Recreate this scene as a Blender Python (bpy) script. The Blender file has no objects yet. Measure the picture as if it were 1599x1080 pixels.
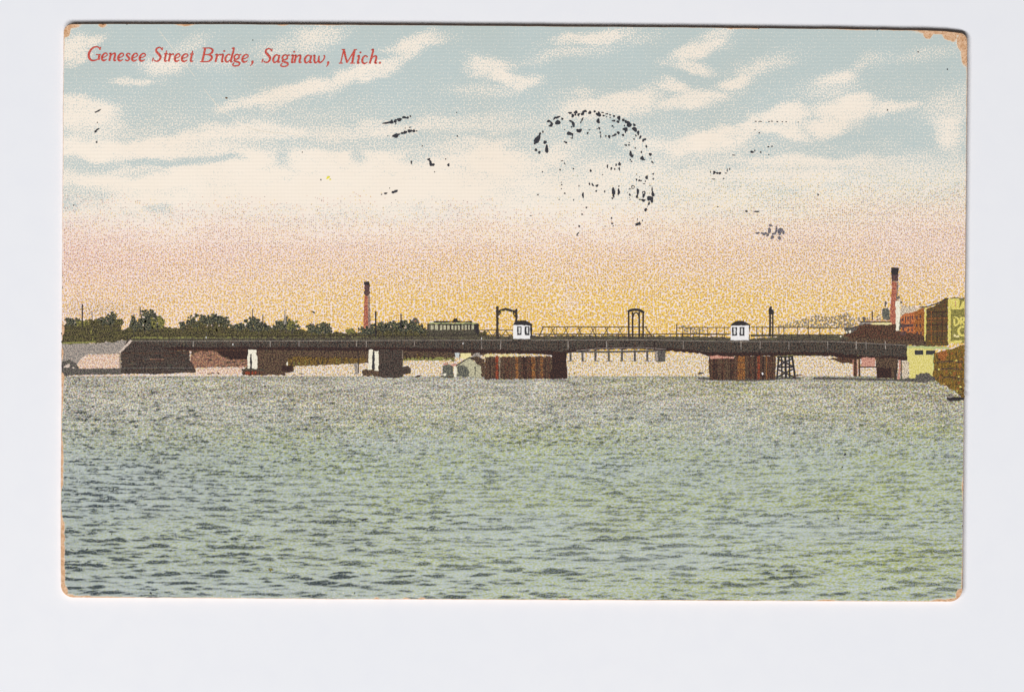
import bpy, math, random
import numpy as np

# ------------------------------------------------------------------ camera, lamps, exposure
S = 1e-4                                   # one print unit = 0.1 mm; the card is 141 mm wide
CX, CY = 799.5, 540.0
scene = bpy.context.scene
scene.render.engine = 'CYCLES'
scene.render.film_transparent = False
cam_d = bpy.data.cameras.new('camera')
cam = bpy.data.objects.new('camera', cam_d)
scene.collection.objects.link(cam)
scene.camera = cam
CAM_H = 0.90
cam.location = (0, 0, CAM_H)
cam.rotation_euler = (0, 0, 0)
cam_d.sensor_width = 36.0
cam_d.lens = 36.0 * (CAM_H - 0.0004) / (1599 * S)
cam_d.clip_start = 0.01
cam_d.clip_end = 50.0

world = bpy.data.worlds.new('World')
scene.world = world
world.use_nodes = True
wb = world.node_tree.nodes['Background']
wb.inputs['Color'].default_value = (0.96, 0.97, 1.0, 1)
wb.inputs['Strength'].default_value = 0.045

# long scanner tube: one strip lamp below the lower edge of the card, running left to right
lamp_d = bpy.data.lights.new('scanner_tube', 'AREA')
lamp_d.shape = 'RECTANGLE'
lamp_d.size = 6.0
lamp_d.size_y = 0.85
lamp_d.energy = 362.0
lamp_d.color = (0.992, 0.993, 1.0)
lamp = bpy.data.objects.new('scanner_tube', lamp_d)
scene.collection.objects.link(lamp)
lamp.location = (-1.4, -3.0, 3.3)
from mathutils import Vector
lamp.rotation_euler = (Vector((0, 0, 0)) - lamp.location).to_track_quat('-Z', 'Y').to_euler()

vs = scene.view_settings
vs.view_transform = 'Standard'
vs.look = 'None'
vs.exposure = 0.0
vs.gamma = 1.0
vs.use_curve_mapping = False

rng = np.random.default_rng(11)
random.seed(5)

# ------------------------------------------------------------------ tone fields of the print (numpy)
#TONES
def sstep(a, b, x):
    t = np.clip((x - a) / (b - a), 0, 1)
    return t * t * (3 - 2 * t)

def vnoise(x, y, seed):
    r = np.random.default_rng(seed)
    T = r.random((256, 256))
    xi = np.floor(x).astype(int); yi = np.floor(y).astype(int)
    fx = x - xi; fy = y - yi
    fx = fx * fx * (3 - 2 * fx); fy = fy * fy * (3 - 2 * fy)
    a = T[yi % 256, xi % 256]; b = T[yi % 256, (xi + 1) % 256]
    c = T[(yi + 1) % 256, xi % 256]; d = T[(yi + 1) % 256, (xi + 1) % 256]
    return (a * (1 - fx) + b * fx) * (1 - fy) + (c * (1 - fx) + d * fx) * fy

def fbm(x, y, seed, octv=4):
    v = 0; a = 0.5; n = 0
    for o in range(octv):
        v = v + a * vnoise(x * 2 ** o, y * 2 ** o, seed + o); n += a; a *= 0.5
    return v / n                            # 0..1, mean 0.5

# ---- card outline: x of the left / right edge by y, y of the top / bottom edge by x
def xl(y): return np.interp(y, [40, 60, 300, 500, 700, 800, 920], [99.8, 99.6, 97.8, 96.8, 95.6, 94.8, 95.2]) + 1.0 * (fbm(y / 26.0, y * 0 + 3.3, 70, 3) - .5)
def xr(y): return np.interp(y, [50, 100, 300, 500, 700, 900, 940], [1510.3, 1510.3, 1508.6, 1506.6, 1504.4, 1503, 1502.6]) + 1.0 * (fbm(y / 22.0, y * 0 + 1.3, 71, 3) - .5)
def yt(x): return np.interp(x, [100, 300, 600, 1000, 1300, 1440, 1475, 1500, 1512], [37.8, 37.8, 39.3, 42.4, 45.6, 47.6, 49, 52, 56]) + 1.0 * (fbm(x / 30.0, x * 0 + 7.3, 72, 3) - .5)
def yb(x): return np.interp(x, [95, 130, 500, 900, 1300, 1480, 1505], [931.6, 932.2, 934.6, 936.2, 938, 938.6, 938.6]) + 0.8 * (fbm(x / 24.0, x * 0 + 9.3, 73, 3) - .5)
RAD = dict(tl=13.0, tr=13.0, br=20.0, bl=19.0)

def edge_dist(X, Y):
    dl = X - xl(Y); dr = xr(Y) - X; dt = Y - yt(X); db = yb(X) - Y
    d = np.minimum(np.minimum(dl, dr), np.minimum(dt, db))
    for a, b, r in ((dl, dt, RAD['tl']), (dr, dt, RAD['tr']), (dr, db, RAD['br']), (dl, db, RAD['bl'])):
        m = (a < r) & (b < r)
        d = np.where(m, r - np.hypot(r - a, r - b), d)
    return d

def wear_field(X, Y):
    """signed distance (0.1 mm) from the torn rim of the printed face; negative = bare brown board"""
    d = edge_dist(X, Y)
    dl = X - xl(Y); dr = xr(Y) - X; dt = Y - yt(X); db = yb(X) - Y
    w = 0 * X + 0.6
    nl = fbm(Y / 14.0, X * 0 + .5, 90, 3)
    wl = np.interp(Y, [40, 70, 110, 200, 480, 503, 507, 515, 522, 526, 540, 546, 552, 560, 564, 578, 583, 590, 600, 612, 640, 660, 690, 700, 730, 755, 768, 790, 808, 815, 860, 940],
                      [1.5, 2.2, .8, .6, .8, .5, 4.0, 6.4, 5.2, .6, .5, 4.2, 5.0, 4.0, .5, .6, 5.4, 5.6, 4.2, 3.2, 3.8, .5, 3.4, 4.8, 4.8, 4.6, .8, .8, 3.8, 6.6, 7.2, 7.4])
    wl = wl * (0.75 + 0.5 * nl)
    wr = np.interp(Y, [50, 100, 130, 300, 320, 560, 740, 750, 765, 775, 785, 860, 900, 940], [2, 1.8, 1.2, 1.0, .4, .3, .4, 2.6, 3.2, 2.4, .5, .9, 2.0, 3]) * (.6 + .8 * nl)
    nt = fbm(X / 10.0, Y * 0 + 4.5, 91, 3)
    wt = np.interp(X, [100, 130, 270, 276, 290, 300, 306, 432, 438, 446, 452, 500, 520, 540, 1130, 1140, 1185, 1192, 1300, 1320, 1380, 1420, 1440, 1512],
                      [2.5, .8, .3, 2.4, 3.6, 2.6, .3, .3, 2.6, 2.4, .3, 1.2, 1.8, .4, .3, 2.2, 2.4, .3, .4, 1.6, 1.8, 1.2, 3.0, 4]) * (.5 + 1.0 * nt)
    wb_ = np.interp(X, [95, 140, 190, 240, 320, 420, 480, 520, 560, 1050, 1080, 1280, 1380, 1460, 1505],
                       [5, 3.4, 2.0, .9, 1.2, 1.0, .5, .4, .8, .6, 1.2, 1.0, .9, 1.6, 4]) * (.4 + 1.2 * fbm(X / 8.0, Y * 0 + 8.5, 92, 3))
    f = np.minimum.reduce([d + 1.2, dl - wl + 1.0, dr - wr + .9, dt - wt + 1.0, db - wb_ + 1.0])
    chips = [(1504, 66, 10, 15), (1507, 84, 6.5, 19), (1449, 52, 7.5, 9), (1483, 55, 11, 8.5), (1488, 60, 5, 6), (1472, 49, 40, 5),
             (103, 47, 7, 12), (112, 40, 12, 4.5), (160, 39.5, 6, 3.6), (97, 924, 9, 12), (108, 933, 11, 6), (128, 934, 22, 3.4),
             (1499, 929, 6.5, 10), (1490, 938, 14, 4.6), (1468, 939, 14, 4.2), (588, 935, 4, 3), (634, 935.5, 5, 3), (659, 935.5, 5, 3.4),
             (880, 937, 7, 3), (1290, 938.5, 16, 3)]
    for cx, cy, rx, ry in chips:
        q = (np.hypot((X - cx) / rx, (Y - cy) / ry) - 1) * min(rx, ry)
        f = np.minimum(f, q)
    return f

# ---- sky: C = blue-grey tint, Yl = yellow dots, R = red dots, K = dark dots
CLOUDS = [ # cx, cy, rx, ry, degrees (counter-clockwise), softness, strength
    (118, 72, 32, 24, 25, .5, 1.0), (142, 66, 26, 9, 28, .5, .9), (130, 95, 20, 10, 20, .6, .9), (128, 178, 50, 22, 0, .4, 1.0), (150, 200, 40, 14, 0, .7, .6), (222, 123, 34, 7, 0, .6, .8),
    (262, 97, 34, 17, 0, .55, .9), (292, 70, 30, 12, 20, .9, .55), (345, 98, 40, 9, 0, .8, .5), (440, 75, 52, 14, 8, .8, .6), (490, 62, 40, 18, 20, .7, .85), (505, 45, 36, 10, 10, .9, .5),
    (560, 117, 62, 15, 17, .35, 1.0), (480, 142, 72, 14, 16, .4, 1.0), (405, 160, 50, 9, 10, .7, .9), (600, 98, 40, 14, 20, .5, .9), (650, 70, 56, 14, 5, .5, 1.0), (630, 84, 24, 8, 10, .5, .8),
    (764, 104, 42, 14, -6, .5, .9), (790, 122, 32, 12, -18, .4, 1.0), (826, 128, 26, 11, 10, .5, .9), (765, 140, 50, 10, 0, .9, .5), (925, 58, 60, 12, 6, .6, .95), (885, 84, 60, 10, 8, .9, .6), (990, 64, 40, 10, 10, .9, .45),
    (1085, 78, 54, 14, 14, .5, 1.0), (1112, 62, 30, 12, 24, .7, .8), (1082, 102, 38, 9, -8, .5, .9), (1052, 138, 24, 10, -22, .5, .95), (1082, 150, 30, 9, -10, .8, .7), (925, 163, 50, 14, 8, .6, .85), (988, 158, 52, 18, 5, .5, .9), (1082, 160, 62, 12, 8, .6, .9),
    (1150, 128, 36, 13, 18, .5, .95), (1190, 106, 50, 15, 25, .9, .7), (1300, 122, 34, 12, 24, .6, .95), (1345, 102, 52, 10, 18, .9, .55), (1440, 82, 60, 9, 8, .9, .45), (1290, 140, 40, 14, 10, .9, .5),
    (1222, 180, 44, 17, 6, .35, 1.0), (1320, 168, 58, 17, 4, .35, 1.0), (1390, 168, 56, 11, 4, .7, .85), (1290, 196, 48, 15, 4, .35, 1.0), (1225, 204, 40, 12, -6, .35, 1.0), (1150, 212, 46, 16, 12, .35, 1.0), (1100, 226, 54, 12, 8, .4, 1.0), (1178, 196, 16, 14, 0, .4, .9), (1050, 222, 50, 10, 4, .7, .8),
    (1488, 205, 26, 36, 0, .6, .8), (1480, 160, 40, 24, 30, .9, .5), (1250, 252, 140, 7, 0, .8, .7), (1200, 272, 120, 9, 0, .9, .6), (1420, 262, 80, 12, 0, .9, .4),
    (150, 232, 70, 15, 3, .4, 1.0), (245, 228, 76, 16, 3, .4, 1.0), (340, 218, 50, 17, 8, .45, 1.0), (390, 208, 50, 9, 4, .6, .9), (450, 205, 60, 9, -6, .8, .8), (600, 200, 160, 9, 2, .9, .65), (330, 204, 20, 10, 0, .5, .8),
    (384, 252, 46, 20, 6, .3, 1.0), (398, 244, 34, 16, 0, .3, 1.0), (490, 254, 40, 22, 0, .3, 1.0), (512, 248, 36, 20, 0, .3, 1.0), (606, 254, 38, 24, 0, .3, 1.0), (744, 248, 48, 26, 0, .35, 1.0), (745, 236, 30, 14, 0, .3, .95), (690, 262, 30, 14, 0, .4, 1.0), (790, 262, 50, 20, 0, .6, .9), (860, 250, 40, 12, 30, .7, .7),
    (270, 278, 120, 18, 6, .5, 1.0), (560, 290, 260, 36, 0, .3, 1.0), (300, 300, 120, 18, 0, .5, .9), (180, 284, 70, 10, -4, .6, .9), (820, 300, 120, 26, 0, .9, .6), (960, 280, 100, 22, 0, .9, .5), (905, 150, 30, 10, 0, .8, .5)]
NOTCH = [(442, 238, 11, 18, 1.0, .58), (558, 240, 13, 18, 1.0, .58), (540, 225, 200, 9, 1.0, .58), (654, 246, 26, 13, 1.0, .5), (676, 234, 40, 9, 1.0, .45), (820, 232, 40, 8, 1.0, .4), (248, 322, 26, 7, .7, .5), (140, 256, 60, 9, .7, .65), (250, 254, 70, 8, .7, .75), (320, 246, 50, 7, .7, .7), (215, 270, 40, 7, .8, .45), (128, 300, 50, 12, .8, .5), (110, 318, 26, 12, .8, .55), (545, 170, 60, 9, .6, .6), (1215, 226, 40, 8, .6, .6), (1330, 236, 70, 12, .8, .55), (1420, 250, 90, 30, .9, .4), (1280, 262, 60, 5, .8, .35), (880, 310, 80, 8, .9, .25), (1000, 296, 70, 8, .9, .2), (700, 316, 60, 5, .9, .15)]

def sky_tones(X, Y):
    wx = X + 40 * (fbm(X / 60, Y / 34, 20, 4) - .5)
    wy = Y + 27 * (fbm(X / 52, Y / 30, 30, 4) - .5)
    C = np.interp(Y, [35, 120, 160, 185, 215, 245, 275, 300, 330, 350], [1.0, .95, .86, .74, .66, .60, .50, .40, .26, .17])
    C = C + (np.interp(X, [100, 700, 1100, 1500], [0, 0, .05, .22])) * sstep(150, 210, Y) * (1 - sstep(240, 300, Y))
    C = C + .22 * (fbm(X / 110, Y / 26, 41, 3) - .5) * sstep(120, 190, Y)
    C = np.clip(C * (1 - sstep(335, 385, Y)), 0, 1)
    cl = np.zeros_like(X)
    gr = .75 * (fbm(X / 22, Y / 10, 44, 4) - .5)
    for cx, cy, rx, ry, an, so, st in CLOUDS:
        a = math.radians(an); ca, sa = math.cos(a), math.sin(a)
        dx = wx - cx; dy = wy - cy
        g_ = .90 if cy < 225 else 1.0
        u = (dx * ca - dy * sa) / (rx * g_); v = (dx * sa + dy * ca) / (ry * g_)
        q = np.hypot(u, v) + gr
        cl = np.maximum(cl, (st * .9 if cy < 225 else st) * (1 - sstep(1 - so * .8 - .2, 1 + so * 1.25 + .2, q)))
    cl = cl * np.clip(.62 + .8 * fbm(X / 15, Y / 8, 47, 3), 0, 1)
    C = C * (1 - cl * .86) + .10 * sstep(.45, .8, fbm(X / 26, Y / 9, 48, 4)) * sstep(130, 200, Y) * (1 - sstep(330, 380, Y)) - .14 * fbm(X / 34, Y / 12, 45, 3) * sstep(100, 170, Y)
    for cx, cy, rx, ry, so, st in NOTCH:
        q = np.hypot((wx - cx) / rx, (wy - cy) / ry)
        C = np.maximum(C, st * (1 - sstep(1 - so * .6, 1 + so * .9, q)))
    C = np.clip(C, 0, 1)
    # pink and yellow evening grain
    n = fbm(X / 90, Y / 22, 50, 4) - .5
    y0 = np.interp(X, [95, 250, 420, 560, 700, 830, 1000, 1200, 1350, 1510], [300, 312, 300, 306, 310, 308, 312, 306, 284, 280]) + 40 * n
    t = np.clip((Y - y0) / 84, 0, 1) ** 1.25
    low = sstep(400, 480, Y)
    R = t * (1 + .25 * sstep(500, 95, X)) * np.interp(X, [95, 400, 800, 1200, 1510], [.13, .125, .11, .105, .115]) * (1 - .25 * low)
    cw = np.interp(X, [95, 300, 560, 800, 1100, 1300, 1510], [.36, .50, .76, .95, .95, .82, .70])
    Yl = t * (.06 + cw * np.interp(Y, [320, 380, 430, 470, 520], [.08, .16, .40, .72, .78])) + .14 * t * (fbm(X / 70, Y / 30, 60, 3) - .5)
    Yl = Yl + .10 * sstep(250, 330, Y) * sstep(820, 1300, X) * (1 - t)
    K = t * (.054 - .010 * low) + .03 * sstep(270, 320, Y) * sstep(900, 1250, X)
    # smoky smudge low on the far left, thin green smoke over the trees
    sm = np.exp(-((X - 150) / 60) ** 2 - ((Y - 484) / 12) ** 2)
    K = K + .12 * sm; C = np.maximum(C, .20 * sm)
    pale = np.exp(-((X - 890) / 12) ** 2 - ((Y - 472) / 14) ** 2)
    Yl = Yl * (1 - .6 * pale)
    # far water seen below the deck: pinker, streaked
    fw = sstep(544, 556, Y)
    Yl = Yl * (1 - .55 * fw); R = R * (1 - .2 * fw); C = np.maximum(C, .34 * fw); K = K + .05 * fw * (fbm(X / 40, Y / 2.2, 61, 2))
    # a greenish overprint towards the right margin
    return np.clip(C, 0, 1), np.clip(Yl, 0, 1), np.clip(R, 0, 1), np.clip(K, 0, 1)

def water_image(x0, x1, nx, y0, y1, ny):
    """the printed river: a wind-chopped surface seen from a low bank, near to far, column by column"""
    N = 1024; L = 7.0
    r = np.random.default_rng(19)
    k1 = 2 * np.pi * np.fft.fftfreq(N, L / N)
    KX, KZ = np.meshgrid(k1, k1)
    kk = np.hypot(KX, KZ); kk[0, 0] = 1
    kp = 2 * np.pi / 0.25
    cosd = KZ / kk
    P = kk ** -3.05 * np.exp(-1.2 * (kp / kk) ** 2) * np.exp(-(kk / 240.0) ** 2) * (0.30 + 0.70 * np.abs(cosd) ** 1.5)
    P[0, 0] = 0
    A = np.sqrt(P) * (r.standard_normal((N, N)) + 1j * r.standard_normal((N, N)))
    h = np.fft.ifft2(A).real
    sz = np.gradient(h, L / N, axis=0); 
    h = h * (0.125 / sz.std())
    h = h + 2.0 * (h ** 2 - (h ** 2).mean()) / max(h.std(), 1e-6) * 0.12
    sz = np.gradient(h, L / N, axis=0); sx = np.gradient(h, L / N, axis=1)
    f = 1400.0; yh = 548.0; H = 1.0
    cols = np.linspace(x0, x1, nx)
    sub = 2
    rows = ny * sub
    dy = (y1 - y0) / (rows - 1)
    img = np.zeros((rows, nx)); hit = np.zeros((rows, nx), bool)
    cur = np.full(nx, rows, int)
    ci = np.arange(nx)
    def samp(Aa, x, z):
        u = (x / L * N); v = (z / L * N)
        ui = np.floor(u).astype(int); vi = np.floor(v).astype(int)
        fu = u - ui; fv = v - vi
        return (Aa[vi % N, ui % N] * (1 - fu) + Aa[vi % N, (ui + 1) % N] * fu) * (1 - fv) + (Aa[(vi + 1) % N, ui % N] * (1 - fu) + Aa[(vi + 1) % N, (ui + 1) % N] * fu) * fv
    s = (y1 - yh) + 60.0
    while s > 14:
        z = f * H / s
        x = (cols - 800) * z / f / 1.8
        hh = samp(h, x, z + 0 * x) * (1.0 if z < 8 else (8 / z) ** .5)
        a = samp(sz, x, z + 0 * x); b = samp(sx, x, z + 0 * x)
        n = 1 / np.sqrt(1 + a * a + b * b)
        vz, vy = -z, H
        vl = math.hypot(z, H)
        cosv = (-a * vz + 1 * vy) * n / vl      # facing the viewer -> dark water, grazing -> bright sky
        flat = H / vl
        tone = (cosv - flat)
        yp = yh + f * (H - hh) / z
        ri = np.floor((yp - y0) / dy).astype(int)
        new = np.clip(ri, 0, rows)
        act = new < cur
        if act.any():
            md = int((cur - new)[act].max())
            for k in range(md):
                m = act & (new + k < cur)
                img[new[m] + k, ci[m]] = tone[m]
                hit[new[m] + k, ci[m]] = True
            cur = np.where(act, new, cur)
        s -= 0.33
    img = img.reshape(ny, sub, nx).mean(1)
    p = np.pad(img, 1, mode='edge')
    img = .15 * p[:-2, 1:-1] + .7 * p[1:-1, 1:-1] + .15 * p[2:, 1:-1]
    return img

def water_tones(X, Y, img):
    dep = sstep(590, 720, Y)                     # 0 far .. 1 near
    t = img
    sd = np.interp(Y, [585, 620, 660, 700, 780, 860, 940], [.085, .085, .08, .085, .088, .088, .088])
    q = t / sd
    w = sstep(-.1, 2.2, q)                       # dark fronts of the wavelets
    lit = sstep(.1, 1.2, -q)
    big = fbm(X / 120, Y / 30, 140, 3)
    amp = np.interp(Y, [586, 620, 680, 740, 940], [.46, .58, .70, .70, .66])
    edge_dark = np.interp(X, [95, 250, 600, 1100, 1510], [1.15, 1.08, .95, .86, .84]) * np.interp(Y, [586, 780, 860, 940], [.95, .95, 1.08, 1.16])
    K = amp * w * edge_dark * (.72 + .6 * big)
    K = K + np.interp(Y, [586, 600, 640, 690, 720, 940], [.20, .15, .09, .03, .0, .02]) + .10 * np.interp(X, [95, 300, 700], [1, .6, 0]) * dep
    K = K + .14 * np.exp(-((Y - 586) / 7.0) ** 2)
    K = K + .62 * (fbm(X / 30, Y / 2.9, 145, 2) - .5) * (1 - sstep(640, 760, Y)) + .20 * (fbm(X / 60, Y / 5.0, 146, 3) - .5)
    C = np.interp(Y, [586, 620, 660, 700, 740, 940], [.60, .62, .74, .94, 1, 1]) - (.12 + .16 * dep) * lit
    gx = np.interp(X, [95, 350, 650, 950, 1250, 1400, 1510], [.12, .24, .38, .38, .42, .54, .48])
    gy = np.interp(Y, [586, 620, 670, 720, 800, 870, 940], [.75, .9, 1.25, 1.05, .9, .9, .85])
    Yl = .76 * gx * gy * (.45 + 1.1 * sstep(.2, .8, fbm(X / 210, Y / 46, 150, 4))) + .25 * lit * gx * dep + .14 * np.exp(-((X - 640) / 170) ** 2 - ((Y - 655) / 26) ** 2) + .07 * np.exp(-((X - 1400) / 110) ** 2 - ((Y - 820) / 90) ** 2)
    Yl = Yl + .09 * (1 - dep)
    R = np.interp(Y, [586, 620, 660, 700, 730], [.20, .20, .13, .04, 0.0]) * (.6 + .8 * fbm(X / 60, Y / 14, 160, 3)) * np.interp(X, [95, 300, 700, 1200, 1510], [1.0, 1.05, .9, .9, 1.1])
    return np.clip(C, 0, 1), np.clip(Yl, 0, 1), np.clip(R, 0, 1), np.clip(K, 0, 1)
#ENDTONES

# ------------------------------------------------------------------ helpers
def lin1(c):
    c = c / 255.0
    return c / 12.92 if c <= 0.04045 else ((c + 0.055) / 1.055) ** 2.4
def L(c): return tuple(lin1(v) for v in c) + (1.0,)

COL = scene.collection
ZTOP = 0.00065                              # upper face of the board
def zl(layer): return ZTOP + 0.000012 + layer * 0.0000055
SHAPE = [0]
def next_z(z):
    SHAPE[0] += 1
    return z + (SHAPE[0] % 24) * 2.1e-7      # each shape on its own level, so no two coincide
def W(px, py): return ((px - CX) * S, (CY - py) * S)

class NT:
    def __init__(self, name):
        self.m = bpy.data.materials.new(name); self.m.use_nodes = True
        self.t = self.m.node_tree; self.n = self.t.nodes; self.l = self.t.links
        self.b = self.n['Principled BSDF']
        self.b.inputs['Roughness'].default_value = 0.75
        self.b.inputs['Specular IOR Level'].default_value = 0.12
    def new(self, typ, **kw):
        x = self.n.new(typ)
        for k, v in kw.items(): setattr(x, k, v)
        return x
    def put(self, sock, v):
        if hasattr(v, 'is_output'): self.l.new(v, sock)
        elif v is not None: sock.default_value = v
    def math(self, op, a, b=None, c=None, clamp=False):
        x = self.new('ShaderNodeMath', operation=op); x.use_clamp = clamp
        self.put(x.inputs[0], a)
        if b is not None: self.put(x.inputs[1], b)
        if c is not None: self.put(x.inputs[2], c)
        return x.outputs[0]
    def coords(self, sx=1.0, sy=1.0, off=(0, 0, 0)):
        """object coordinates in print units (0.1 mm)"""
        if not hasattr(self, 'tc'): self.tc = self.new('ShaderNodeTexCoord')
        mp = self.new('ShaderNodeMapping')
        mp.inputs['Scale'].default_value = (sx / S, sy / S, 0.0)
        mp.inputs['Location'].default_value = off
        self.l.new(self.tc.outputs['Object'], mp.inputs['Vector'])
        return mp.outputs[0]
    def voro(self, pitch, off, sx=1.0, sy=1.0, rnd=1.0):
        v = self.new('ShaderNodeTexVoronoi', voronoi_dimensions='2D', feature='F1')
        v.inputs['Scale'].default_value = 1.0
        v.inputs['Randomness'].default_value = rnd
        self.l.new(self.coords(sx / pitch, sy / pitch, off), v.inputs['Vector'])
        return v.outputs['Distance']
    def voro2(self, pitch, off, sx=1.0, sy=1.0):
        v = self.new('ShaderNodeTexVoronoi', voronoi_dimensions='2D', feature='F1')
        v.inputs['Scale'].default_value = 1.0
        self.l.new(self.coords(sx / pitch, sy / pitch, off), v.inputs['Vector'])
        sp = self.new('ShaderNodeSeparateColor'); self.l.new(v.outputs['Color'], sp.inputs[0])
        return v.outputs['Distance'], sp.outputs[0]
    def noise(self, pitch, off, sx=1.0, sy=1.0, detail=2.0, rough=0.5):
        v = self.new('ShaderNodeTexNoise', noise_dimensions='2D')
        v.inputs['Scale'].default_value = 1.0
        v.inputs['Detail'].default_value = detail
        v.inputs['Roughness'].default_value = rough
        self.l.new(self.coords(sx / pitch, sy / pitch, off), v.inputs['Vector'])
        return v.outputs['Fac']
    def mix(self, fac, a, b, mode='MIX'):
        x = self.new('ShaderNodeMix', data_type='RGBA', blend_type=mode)
        self.put(x.inputs[0], fac); self.put(x.inputs[6], a); self.put(x.inputs[7], b)
        return x.outputs[2]
    def ramp(self, v, lo, hi):
        x = self.new('ShaderNodeMapRange'); x.clamp = True
        self.put(x.inputs[0], v)
        x.inputs[1].default_value = lo; x.inputs[2].default_value = hi
        x.inputs[3].default_value = 0; x.inputs[4].default_value = 1
        return x.outputs[0]
    def done(self, col, bump=None, strength=.2, dist=0.00003):
        self.put(self.b.inputs['Base Color'], col)
        if bump is not None:
            bn = self.new('ShaderNodeBump')
            bn.inputs['Strength'].default_value = strength
            bn.inputs['Distance'].default_value = dist
            self.l.new(bump, bn.inputs['Height'])
            self.l.new(bn.outputs[0], self.b.inputs['Normal'])
        return self.m

def weave(nt):
    """linen finish of the card: fine threads both ways"""
    sx = nt.new('ShaderNodeTexWave', wave_type='BANDS', bands_direction='Y')
    sx.inputs['Scale'].default_value = 0.5; sx.inputs['Distortion'].default_value = .6; sx.inputs['Detail'].default_value = 1
    nt.l.new(nt.coords(.114, .114, (3, 1, 0)), sx.inputs['Vector'])
    sy = nt.new('ShaderNodeTexWave', wave_type='BANDS', bands_direction='X')
    sy.inputs['Scale'].default_value = 0.5; sy.inputs['Distortion'].default_value = .6; sy.inputs['Detail'].default_value = 1
    nt.l.new(nt.coords(.114, .114, (7, 5, 0)), sy.inputs['Vector'])
    a = nt.math('MULTIPLY', sy.outputs['Fac'], .55)
    a = nt.math('ADD', a, sx.outputs['Fac'])
    return nt.math('ADD', a, nt.noise(6, (1, 8, 0), detail=3))

PAPER = (253, 240, 222)
def board_color(nt):
    a = nt.noise(7, (31, 12, 0), detail=4, rough=.65)
    b = nt.noise(2.2, (5, 52, 0), detail=2)
    c = nt.mix(nt.ramp(a, .35, .65), L((204, 158, 118)), L((232, 194, 160)))
    return nt.mix(nt.ramp(b, .56, .74), c, L((178, 126, 84)))

def make_press(name, water):
    """lithographic print: blue-grey tint, yellow, red and key dots over cream paper; coverage comes from the mesh attribute 'tone'"""
    nt = NT(name)
    at = nt.new('ShaderNodeAttribute', attribute_type='GEOMETRY', attribute_name='tone')
    sp = nt.new('ShaderNodeSeparateColor'); nt.l.new(at.outputs['Color'], sp.inputs[0])
    C, Yl, R = sp.outputs[0], sp.outputs[1], sp.outputs[2]; K = at.outputs['Alpha']
    we = nt.new('ShaderNodeAttribute', attribute_type='GEOMETRY', attribute_name='wear')
    col = nt.mix(nt.noise(120, (4, 9, 0), detail=3), L((247, 233, 215)), L((252, 241, 226)))
    def trans(c):
        p = [lin1(v) for v in PAPER]
        return tuple(min(1, lin1(a) / b) for a, b in zip(c, p)) + (1,)
    # tint: grain of about 2 units that closes to a solid
    g = nt.noise(2.3, (11, 3, 0), detail=1.0, rough=.6)
    g = nt.ramp(g, .22, .78)
    m = nt.math('SUBTRACT', C, g); m = nt.math('MULTIPLY_ADD', m, 2.0, .5, clamp=True)
    m = nt.math('MULTIPLY', m, nt.ramp(C, 0.0, .12))
    tint = (190, 199, 193) if water else (194, 206, 202)
    col = nt.mix(m, col, nt.mix(1.0, col, trans(tint), 'MULTIPLY'))
    def dots(col, dens, pitch, off, ink, soft, sx=1.0, sy=1.0, spread=9.0):
        d, rnd = nt.voro2(pitch, off, sx, sy)
        p = nt.math('MULTIPLY', dens, spread, clamp=True)                 # share of cells that carry a dot
        r = nt.math('SQRT', nt.math('DIVIDE', nt.math('MULTIPLY', dens, .34), nt.math('MAXIMUM', p, .001)))
        mm = nt.math('MULTIPLY_ADD', nt.math('SUBTRACT', r, d), soft, .42, clamp=True)
        mm = nt.math('MULTIPLY', mm, nt.math('LESS_THAN', rnd, p))
        return nt.mix(mm, col, nt.mix(1.0, col, trans(ink), 'MULTIPLY'))
    if water:
        col = dots(col, Yl, 3.4, (13, 7, 0), (236, 224, 126), 2.6, .55, 1.3)
        col = dots(col, R, 3.4, (3, 47, 0), (218, 166, 150), 3.0)
        col = dots(col, nt.math('MULTIPLY', R, .75), 3.6, (83, 17, 0), (150, 138, 152), 3.2)
        # key plate of the water: fine screen, close to continuous
        n = nt.noise(1.9, (2, 71, 0), detail=1)
        n = nt.ramp(n, .2, .8)
        mk = nt.math('MULTIPLY', K, nt.math('MULTIPLY_ADD', n, 1.1, .5), clamp=True)
        col = nt.mix(mk, col, nt.mix(1.0, col, trans((84, 86, 88)), 'MULTIPLY'))
    else:
        col = nt.mix(nt.math('MULTIPLY', R, 5.5, clamp=True), col, nt.mix(1.0, col, trans((248, 224, 216)), 'MULTIPLY'))
        col = dots(col, Yl, 3.4, (13, 7, 0), (244, 205, 80), 3.0)
        col = dots(col, R, 3.2, (3, 47, 0), (210, 144, 128), 2.9)
        col = dots(col, K, 3.3, (61, 23, 0), (120, 98, 108), 2.9)
    # rubbed pinholes and dust
    pin, prn = nt.voro2(9, (9, 90, 0))
    pm_ = nt.math('MULTIPLY', nt.math('MULTIPLY_ADD', nt.math('SUBTRACT', .07, pin), 14, .5, clamp=True), nt.math('LESS_THAN', prn, .16))
    col = nt.mix(nt.math('MULTIPLY', pm_, .5), col, L(PAPER))
    # worn rim: bare board, with a pale torn lip
    wn = nt.math('MULTIPLY_ADD', nt.noise(3.0, (17, 2, 0), detail=3), 2.0, -1.0)
    wd = nt.math('ADD', we.outputs['Fac'], wn)
    col = nt.mix(nt.math('SUBTRACT', 1.0, nt.ramp(wd, .0, 1.5)), col, nt.mix(.5, L((250, 228, 200)), col))
    col = nt.mix(nt.math('SUBTRACT', 1.0, nt.ramp(wd, -.35, .35)), col, board_color(nt))
    return nt.done(col, weave(nt), .16)

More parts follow.
